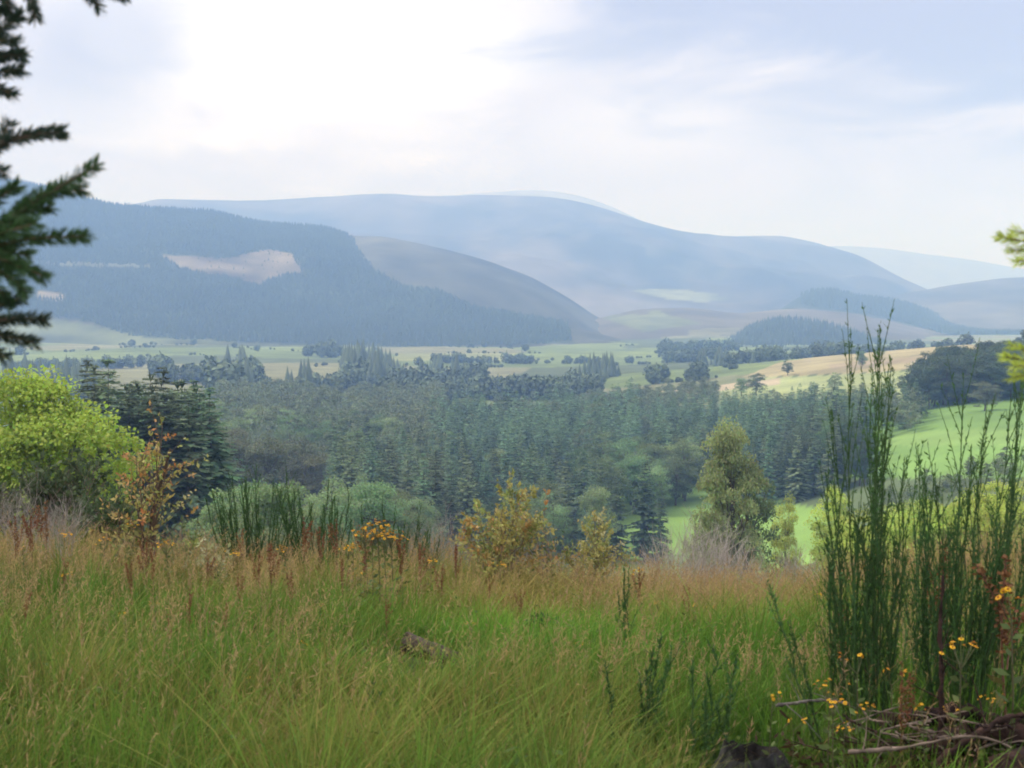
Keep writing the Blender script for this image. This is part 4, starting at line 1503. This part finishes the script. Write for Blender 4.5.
for i, (px, py, Y, lab, k) in enumerate([
        (378, 520, 12.4, 'big golden ragwort clump at the middle of the meadow edge', 0), (392, 527, 12.6, LR, 0), (384, 532, 12.3, LR, 0), (371, 530, 12.5, LR, 0), (402, 533, 12.8, LR, 1), (352, 541, 12.4, LR, 1), (872, 700, 5.4, LR, 1), (1000, 690, 5.5, LR, 1), (960, 705, 5.4, LR, 2), (850, 720, 5.3, LR, 1), (20, 545, 12.5, LR, 1), (230, 548, 12.5, LR, 1), (500, 560, 14, LR, 1), (120, 610, 8.5, LR, 2), (300, 640, 7.5, LR, 2), (55, 650, 7, LR, 2), (366, 526, 12.2, LR, 0), (358, 570, 11, LR, 2), (242, 676, 6.7, 'lone yellow ragwort low in the grass on the left', 2),
        (698, 602, 10.5, 'yellow ragwort in the grass before the valley field', 2), (712, 604, 10.6, LR, 2), (640, 566, 13, LR, 1), (60, 528, 13, LR, 1), (100, 535, 12.5, LR, 1), (165, 540, 12.5, LR, 0),
        (318, 603, 10, LR, 2), (836, 675, 5.25, 'orange-yellow ragwort low in front of the tallest broom', 1), (838, 690, 5.2, LR, 1), (860, 648, 5.5, 'yellow ragwort at the left foot of the tallest broom', 2), (800, 713, 5.2, LR, 2), (776, 690, 5.5, LR, 2),
        (966, 634, 5.4, 'bright yellow ragwort at the foot of the second broom', 1), (1018, 580, 5.6, LR, 2), (930, 700, 5.3, LR, 2), (900, 662, 5.5, LR, 2), (60, 570, 10, LR, 2), (150, 600, 9, LR, 2), (215, 560, 12, LR, 1), (285, 545, 13, LR, 0), (430, 555, 13, LR, 1), (345, 545, 13, LR, 0), (130, 520, 14, LR, 0), (470, 620, 9, LR, 2), (580, 640, 8.5, LR, 2), (90, 700, 6, LR, 2), (660, 600, 11, LR, 1), (880, 560, 9, LR, 1), (820, 590, 11, LR, 1)]):
    weed(K_RAG, px, py, Y, lab, k, GR if lab == LR else None)
K_DOCK.clean()
K_RAG.clean()
put_shrub('leafy_plant', 'dark leafy green plant standing in the lush patch of grass', 'plant', 543, 11.4, shrub(hgt(612, 543, 11.4), .26, 6, 640, [(.035, .085, .03), (.05, .11, .035)], 8, .09, rad=.004))

# ------------------------------------------------------------------ rotten log, stump, brushwood


def hollow_log(L, r0, seed):
    r = np.random.default_rng(seed)
    na, nl = 40, 26
    a = np.linspace(0, 2 * math.pi, na, endpoint=False)
    t = np.linspace(0, 1, nl)
    A, T = np.meshgrid(a, t)
    jag = .30 * fbm(np.cos(a) * 2 + 7, np.sin(a) * 2 + 3, seed, 3)
    mb = MB()
    grids = []
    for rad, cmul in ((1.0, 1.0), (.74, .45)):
        rr = r0 * rad * (1 - .30 * T) * (1 + .16 * fbm(np.cos(A) * 1.6 + 5, np.sin(A) * 1.6 + T * 4, seed + 1, 4) + .05 * fbm(np.cos(A) * 7, np.sin(A) * 7 + T * 3, seed + 2, 3))
        X = (T * (1 + jag[None] * (1 - T))) * L - jag[None] * L * .5 * (1 - T)
        V = np.stack([X, rr * np.cos(A), rr * np.sin(A) * .85 - .05 * T], 2)
        grids.append(V)
        i = np.arange(nl - 1)[:, None] * na
        k = np.arange(na)[None]
        F = np.stack([i + k, i + (k + 1) % na, i + na + (k + 1) % na, i + na + k], 2).reshape(-1, 4)
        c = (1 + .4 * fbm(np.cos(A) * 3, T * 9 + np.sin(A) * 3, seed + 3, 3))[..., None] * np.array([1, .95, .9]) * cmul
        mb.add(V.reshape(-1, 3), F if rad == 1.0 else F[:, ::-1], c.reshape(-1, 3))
    k = np.arange(na)
    o2 = nl * na
    mb.F.append(np.stack([k, o2 + k, o2 + (k + 1) % na, (k + 1) % na], 1))
    e = (nl - 1) * na
    mb.F.append(np.stack([e + k, e + (k + 1) % na, o2 + e + (k + 1) % na, o2 + e + k], 1))
    return mb


t = thing('rotten_log', 'grey-brown hollow rotten log lying in the middle of the grass', 'log', tuple(CLOD + np.array([-.13, -.06, .16])), R(-8))
t.rotation_euler[1] = R(9)
lg = link('bark', hollow_log(.36, .085, 71).mesh('bark', M_ROT, True), t)
r_ = np.random.default_rng(72)
mb = MB()
P = np.stack([r_.uniform(.0, .35, 26), -.085 - .02 * r_.random(26), r_.uniform(-.06, .02, 26)], 1)
cards(mb, P, r_.normal(size=(26, 3)), .032, .022, np.array([.36, .33, .10]) * r_.uniform(.5, 1.2, (26, 1)), r_)
link('fallen_leaves', mb.mesh('fallen_leaves', M_ANY), t)


def stump(Rr, H, seed):
    r = np.random.default_rng(seed)
    na, nl = 46, 18
    a = np.linspace(0, 2 * math.pi, na, endpoint=False)
    t = np.linspace(0, 1, nl)
    A, T = np.meshgrid(a, t)
    top = H * (.85 + .22 * fbm(np.cos(a) * 2.2 + 1, np.sin(a) * 2.2, seed, 4))
    rr = Rr * (1.25 - .45 * T + .25 * (1 - T) ** 3) * (1 + .20 * fbm(np.cos(A) * 2, np.sin(A) * 2 + T, seed + 1, 4) + .06 * fbm(np.cos(A) * 9, np.sin(A) * 9, seed + 2, 2))
    V = np.stack([rr * np.cos(A), rr * np.sin(A), T * top[None] - .04], 2)
    i = np.arange(nl - 1)[:, None] * na
    k = np.arange(na)[None]
    F = np.stack([i + k, i + (k + 1) % na, i + na + (k + 1) % na, i + na + k], 2).reshape(-1, 4)
    mb = MB()
    mb.add(V.reshape(-1, 3), F, (1 + .5 * fbm(np.cos(A) * 4, np.sin(A) * 4 + T * 3, seed + 4, 3))[..., None].reshape(-1, 1) * np.ones((1, 3)))
    inn = MB()
    V2 = [V[-1] * np.array([f, f, 1]) - np.array([0, 0, d]) for f, d in ((1, 0), (.8, .02), (.55, .07), (.25, .10), (.02, .11))]
    V2 = np.array(V2)
    V2[1:-1, :, 2] += .02 * fbm(V2[1:-1, :, 0] * 40, V2[1:-1, :, 1] * 40, 9, 2)
    i = np.arange(4)[:, None] * na
    F2 = np.stack([i + k, i + (k + 1) % na, i + na + (k + 1) % na, i + na + k], 2).reshape(-1, 4)
    inn.add(V2.reshape(-1, 3), F2, (.35, .3, .28))
    return mb, inn


t = thing('tree_stump', 'low dark mossy stump with a ragged top in the bottom grass', 'stump', tuple(STUMP), .6)
so, si = stump(.15, .22, 81)
link('bark', so.mesh('bark', M_STUMP, True), t)
link('rotten_heart', si.mesh('rotten_heart', M_STUMP, True), t)


def stick(name, label, pts, rad, mat, seed, cat='branch', twigs=0, group=None):
    r = np.random.default_rng(seed)
    P = np.array([pix(*q) for q in pts])
    tt = np.linspace(0, len(P) - 1, 22)
    path = np.stack([np.interp(tt, np.arange(len(P)), P[:, k]) for k in range(3)], 1)
    path = gblur(path, 1.3, 0) + r.normal(0, rad * .22, (22, 3))
    org = path[0].copy()
    mb = MB()
    tube(mb, path - org, np.linspace(rad, rad * .55, 22) * (1 + .25 * r.normal(size=22)).clip(.6, 1.5), 9, (1 + .3 * r.normal(size=(22, 1))).clip(.5, 1.5) * np.ones((1, 3)))
    o = tag(link(name, mb.mesh(name, mat, True), None, org), label, cat, group)
    for k in range(twigs):
        i = int(r.integers(3, 20))
        d = unit(r.normal(size=3) + np.array([0, -.2, .4])) * r.uniform(.08, .25)
        tw = MB()
        tube(tw, [path[i] - org, path[i] - org + d * .5 + r.normal(0, .01, 3), path[i] - org + d], [rad * .3, rad * .2, rad * .08], 5)
        link('twig', tw.mesh('twig', mat, True), o)
    return o


stick('fallen_log', 'thick dark red-brown log lying at the right bottom of the meadow', [(930, 752, 5.45), (985, 735, 5.5), (1060, 742, 5.55), (1140, 750, 5.6)], .055, M_DARKWOOD, 91, 'log')
stick('fallen_log', 'dark log lying behind the thick red-brown one', [(880, 722, 5.75), (950, 712, 5.75), (1020, 722, 5.75), (1110, 735, 5.75)], .038, M_DARKWOOD, 92, 'log')
stick('fallen_log', 'dark log end pointing at the camera below the red-brown log', [(1000, 775, 5.2), (1035, 758, 5.4), (1080, 748, 5.6)], .06, M_DARKWOOD, 93, 'log')
stick('fallen_branch', 'pale thin branch lying in front of the dark logs', [(845, 752, 5.2), (870, 751, 5.2), (905, 748, 5.2), (950, 738, 5.15), (985, 735, 5.15), (1015, 750, 5.15)], .008, M_TWIG, 94, twigs=7)
stick('fallen_branch', 'reddish branch crossing over the dark logs', [(930, 770, 5.3), (965, 742, 5.3), (1000, 720, 5.4), (1040, 712, 5.5)], .016, M_DARKWOOD, 95, twigs=6)
stick('fallen_branch', 'grey dead branch above the stump', [(775, 706, 5.7), (800, 702, 5.7), (830, 699, 5.7), (850, 704, 5.7)], .008, M_GREYBARK, 96, twigs=5)
stick('fallen_branch', 'dark upright dead stem among the brushwood at the foot of the second broom', [(938, 765, 5.5), (942, 700, 5.55), (940, 640, 5.6), (944, 570, 5.65)], .012, M_DARKWOOD, 97, twigs=8)
for i in range(34):
    r_ = np.random.default_rng(960 + i)
    a0, b0 = r_.uniform(840, 1040), r_.uniform(722, 768)
    stick('dead_twig', 'small dead twig in the brushwood under the brooms', [(a0, b0, 5.4), (a0 + r_.uniform(-40, 40), b0 - r_.uniform(0, 14), 5.45), (a0 + r_.uniform(-80, 80), b0 - r_.uniform(-6, 28), 5.5)], r_.uniform(.0025, .006), M_TWIG if i % 3 else M_DARKWOOD, 970 + i, 'twig', group='dead twigs in the brushwood')

# ------------------------------------------------------------------ near conifers at both edges of the view


def needles(mb, path, rng, per_m, ln, wd, c, spread=.95, flat=0.0):
    seg = np.linalg.norm(np.diff(path, axis=0), axis=1)
    L = seg.sum()
    n = max(8, int(per_m * L))
    q = rng.random(n) * (len(path) - 1)
    j = np.minimum(len(path) - 2, q.astype(int))
    P = path[j] + (path[j + 1] - path[j]) * (q - j)[:, None]
    ax = unit(path[j + 1] - path[j])
    rad = rng.normal(size=(n, 3))
    rad = unit(rad - ax * (rad * ax).sum(1)[:, None])
    D = ax * (.75 + .3 * rng.random((n, 1))) + rad * spread
    cards(mb, P, D, ln * rng.uniform(.75, 1.2, n), wd, np.array(c) * rng.uniform(.65, 1.35, (n, 1)), rng)


def bough(parent, pts, sides, Y, trunk_pt, c, seed, per_m=3600, ln=.019, wd=.0028, rad=.004, spread=.95):
    r = np.random.default_rng(seed)
    w_, nd = MB(), MB()
    org = np.array(parent.location)

    def curve(q):
        P = np.array([pix(px, py, Y + dy) for px, py, dy in q])
        tt = np.linspace(0, len(P) - 1, 12)
        return gblur(np.stack([np.interp(tt, np.arange(len(P)), P[:, k]) for k in range(3)], 1), 1.0, 0)
    main = curve(pts)
    first = np.stack([np.array(trunk_pt) + (main[0] - np.array(trunk_pt)) * t + np.array([0, 0, -.05 * math.sin(3.14 * t)]) for t in np.linspace(0, 1, 8)])
    tube(w_, np.concatenate([first[:-1], main]) - org, np.linspace(rad * 2.6, rad * .5, 7 + 12), 6, (.10, .075, .05))
    needles(nd, main - org, r, per_m, ln, wd, c, spread)
    needles(nd, first[3:] - org, r, per_m * .5, ln, wd, c, spread)
    for sd in sides:
        p = curve(sd)
        tube(w_, p - org, np.linspace(rad * .7, rad * .4, 12), 5, (.14, .11, .06))
        needles(nd, p - org, r, per_m, ln, wd, c, spread)
    b = link('bough', w_.mesh('bough', M_STEM, True), parent)
    link('needles', nd.mesh('needles', M_NEARNEEDLE), b)


base = np.array([-1.12, 2.15, 0.0])
base[2] = float(gz(base[0], base[1]))
t = thing('spruce_tree', 'dark young spruce whose blurred boughs hang in at the left edge', 'tree', tuple(base))
tr = MB()
tube(tr, [(0, 0, -.1), (.01, .01, 1.0), (0, .02, 2.0), (.01, 0, 3.0)], [.055, .046, .034, .014], 10)
link('trunk', tr.mesh('trunk', M_BARK, True), t)
DK = (.028, .055, .030)
GRN = (.045, .105, .030)
bough(t, [(-60, 285, 0), (-20, 245, 0), (20, 210, 0), (106, 160, 0)],
      [[(-20, 250, .02), (30, 238, 0), (88, 236, -.02)], [(10, 215, .03), (45, 190, .02), (86, 190, .02)], [(-10, 228, .05), (20, 212, .05), (52, 206, .05)],
       [(-25, 255, 0), (15, 262, 0), (46, 278, 0)], [(-25, 262, -.05), (5, 272, -.05), (28, 293, -.05)], [(-30, 240, -.08), (0, 222, -.08), (25, 225, -.08)], [(-30, 262, .06), (0, 250, .06), (30, 256, .06)], [(-30, 225, .03), (-5, 200, .03), (18, 186, .03)], [(-30, 270, .1), (-5, 285, .1), (12, 305, .1)], [(-40, 236, -.1), (-10, 236, -.1), (40, 222, -.1)], [(-30, 248, -.05), (0, 258, -.05), (22, 268, -.05)]],
      2.0, base + np.array([.03, 0, 1.62]), GRN, 701)
bough(t, [(-80, 170, 0), (-20, 152, 0), (20, 136, 0), (66, 132, 0)], [[(-25, 158, .03), (-5, 150, .03), (10, 122, .03)], [(-30, 165, 0), (-10, 168, 0), (4, 172, 0)]], 2.05, base + np.array([.03, 0, 1.9]), DK, 702)
bough(t, [(-80, 345, .1), (-30, 326, .1), (10, 318, .1), (48, 320, .1)], [[(-30, 330, .1), (5, 336, .1), (36, 343, .1)], [(-35, 335, .1), (-15, 345, .1), (6, 358, .1)], [(-35, 322, .05), (-5, 306, .05), (22, 298, .05)]],
      2.05, base + np.array([.03, 0, 1.5]), DK, 703)
bough(t, [(-90, 70, .1), (-30, 66, .1), (0, 56, .1), (24, 55, .1)], [[(-25, 70, .1), (0, 72, .1), (22, 70, .1)], [(-30, 80, .1), (-8, 86, .1), (13, 94, .1)], [(-20, 60, .1), (0, 30, .1), (22, 16, .1)], [(-20, 55, .1), (0, 40, .1), (16, 42, .1)]],
      2.05, base + np.array([.03, 0, 2.1]), DK, 704)
bough(t, [(-100, -30, .1), (-20, -30, .1), (60, -20, .1), (132, -3, .1)], [[(10, -26, .1), (30, -6, .1), (36, 20, .1)], [(-20, -28, .1), (2, -8, .1), (14, 16, .1)], [(60, -20, .1), (85, -10, .1), (100, 8, .1)], [(-40, -28, .1), (-20, 0, .1), (4, 12, .1)]],
      2.05, base + np.array([.03, 0, 2.35]), DK, 705)

def side_boughs(parent, n, H, Lmax, c, seed, per_m, ln, wd, spread, z0=.35, rise=.15):
    """the rest of the crown, round the trunk and out of the opening of the view"""
    r = np.random.default_rng(seed)
    org = np.array(parent.location)
    for k in range(n):
        f = z0 + (.97 - z0) * (k + r.random()) / n
        az = k * 2.4 + r.normal(0, .3)
        L = Lmax * (1.08 - f) * r.uniform(.8, 1.15) + .06
        ax = np.array([math.cos(az), math.sin(az), rise])
        tq = np.linspace(0, 1, 9)[:, None]
        main = np.array([0, 0, f * H]) + ax * L * tq + np.array([0, 0, -.22 * L]) * tq ** 2
        paths = [main]
        sid = np.array([-math.sin(az), math.cos(az), 0])
        for q in range(2, 8):
            for sg in (-1, 1):
                l2 = L * .42 * (1.1 - q / 9) * r.uniform(.8, 1.2)
                t4 = np.linspace(0, 1, 5)[:, None]
                paths.append(main[q] + (sid * sg * .8 + ax * .7) * l2 * t4 + np.array([0, 0, -.12 * l2]) * t4 ** 2)
        A = np.concatenate(paths) + org
        if (A[:, 1] < .35).any():
            continue
        qx, qy = project(A[:, 0], A[:, 1], A[:, 2])
        if ((qx > -25) & (qx < 1049) & (qy > -40) & (qy < 800)).any():
            continue
        w_, nd = MB(), MB()
        for i, p in enumerate(paths):
            tube(w_, p, np.linspace(.009 if i == 0 else .004, .002, len(p)), 5, (.11, .085, .05))
            needles(nd, p, r, per_m, ln, wd, c, spread)
        b = link('bough', w_.mesh('bough', M_STEM, True), parent)
        link('needles', nd.mesh('needles', M_NEARNEEDLE), b)


side_boughs(t, 34, 3.0, .95, GRN, 801, 900, .019, .0028, .95)
base = np.array([1.72, 2.7, 0.0])
base[2] = float(gz(base[0], base[1]))
t = thing('larch_tree', 'yellow-green feathery tree whose branch tips reach in at the right edge', 'tree', tuple(base))
tr = MB()
tube(tr, [(0, 0, -.1), (-.01, .01, 1.0), (0, .02, 1.8), (.01, 0, 2.6), (.01, .01, 3.1)], [.04, .032, .022, .012, .004], 9)
link('trunk', tr.mesh('trunk', M_BARK, True), t)
LG = (.42, .52, .07)
kw = dict(per_m=1500, ln=.019, wd=.0024, rad=.0028, spread=.7)
bough(t, [(1130, 262, 0), (1070, 250, 0), (1030, 242, 0), (997, 237, 0)], [[(1050, 246, 0), (1030, 250, 0), (1008, 250, 0)], [(1055, 246, .03), (1035, 236, .03), (1012, 230, .03)], [(1060, 250, -.03), (1035, 258, -.03), (1016, 262, -.03)]],
      2.5, base + np.array([-.02, 0, 1.75]), LG, 711, **kw)
bough(t, [(1130, 385, 0), (1070, 370, 0), (1035, 362, 0), (1002, 356, 0)], [[(1050, 364, 0), (1030, 374, 0), (1010, 378, 0)], [(1050, 366, .03), (1030, 352, .03), (1010, 345, .03)], [(1060, 368, -.03), (1035, 366, -.03), (1014, 366, -.03)]],
      2.5, base + np.array([-.02, 0, 1.5]), LG, 712, **kw)

# dead bracken and leaf litter round the brushwood
mb = MB()
r_ = np.random.default_rng(990)
n = 1700
x = LOGS[0] + r_.normal(0, .34, n)
y = LOGS[1] + r_.normal(.05, .22, n)
k_ = (x > .95) & (y > 5.0)
x, y = x[k_], y[k_]
n = len(x)
P = np.stack([x, y, gz(x, y) + np.abs(r_.normal(0, .09, n))], 1)
a = r_.random(n) * 6.283
D = np.stack([np.cos(a), np.sin(a), r_.uniform(-.2, .9, n)], 1)
cards(mb, P, D, r_.uniform(.03, .10, n), r_.uniform(.008, .022, n), lerp3((.04, .024, .015), (.13, .085, .045), r_.random(n) ** 1.6), r_)
tag(link('dead_bracken', mb.mesh('dead_bracken', M_GRASS)), 'dark brown dead bracken and leaf litter round the brushwood', 'bracken', kind='stuff')
side_boughs(t, 38, 3.0, .8, LG, 802, 700, .019, .0024, .7, .12, .35)
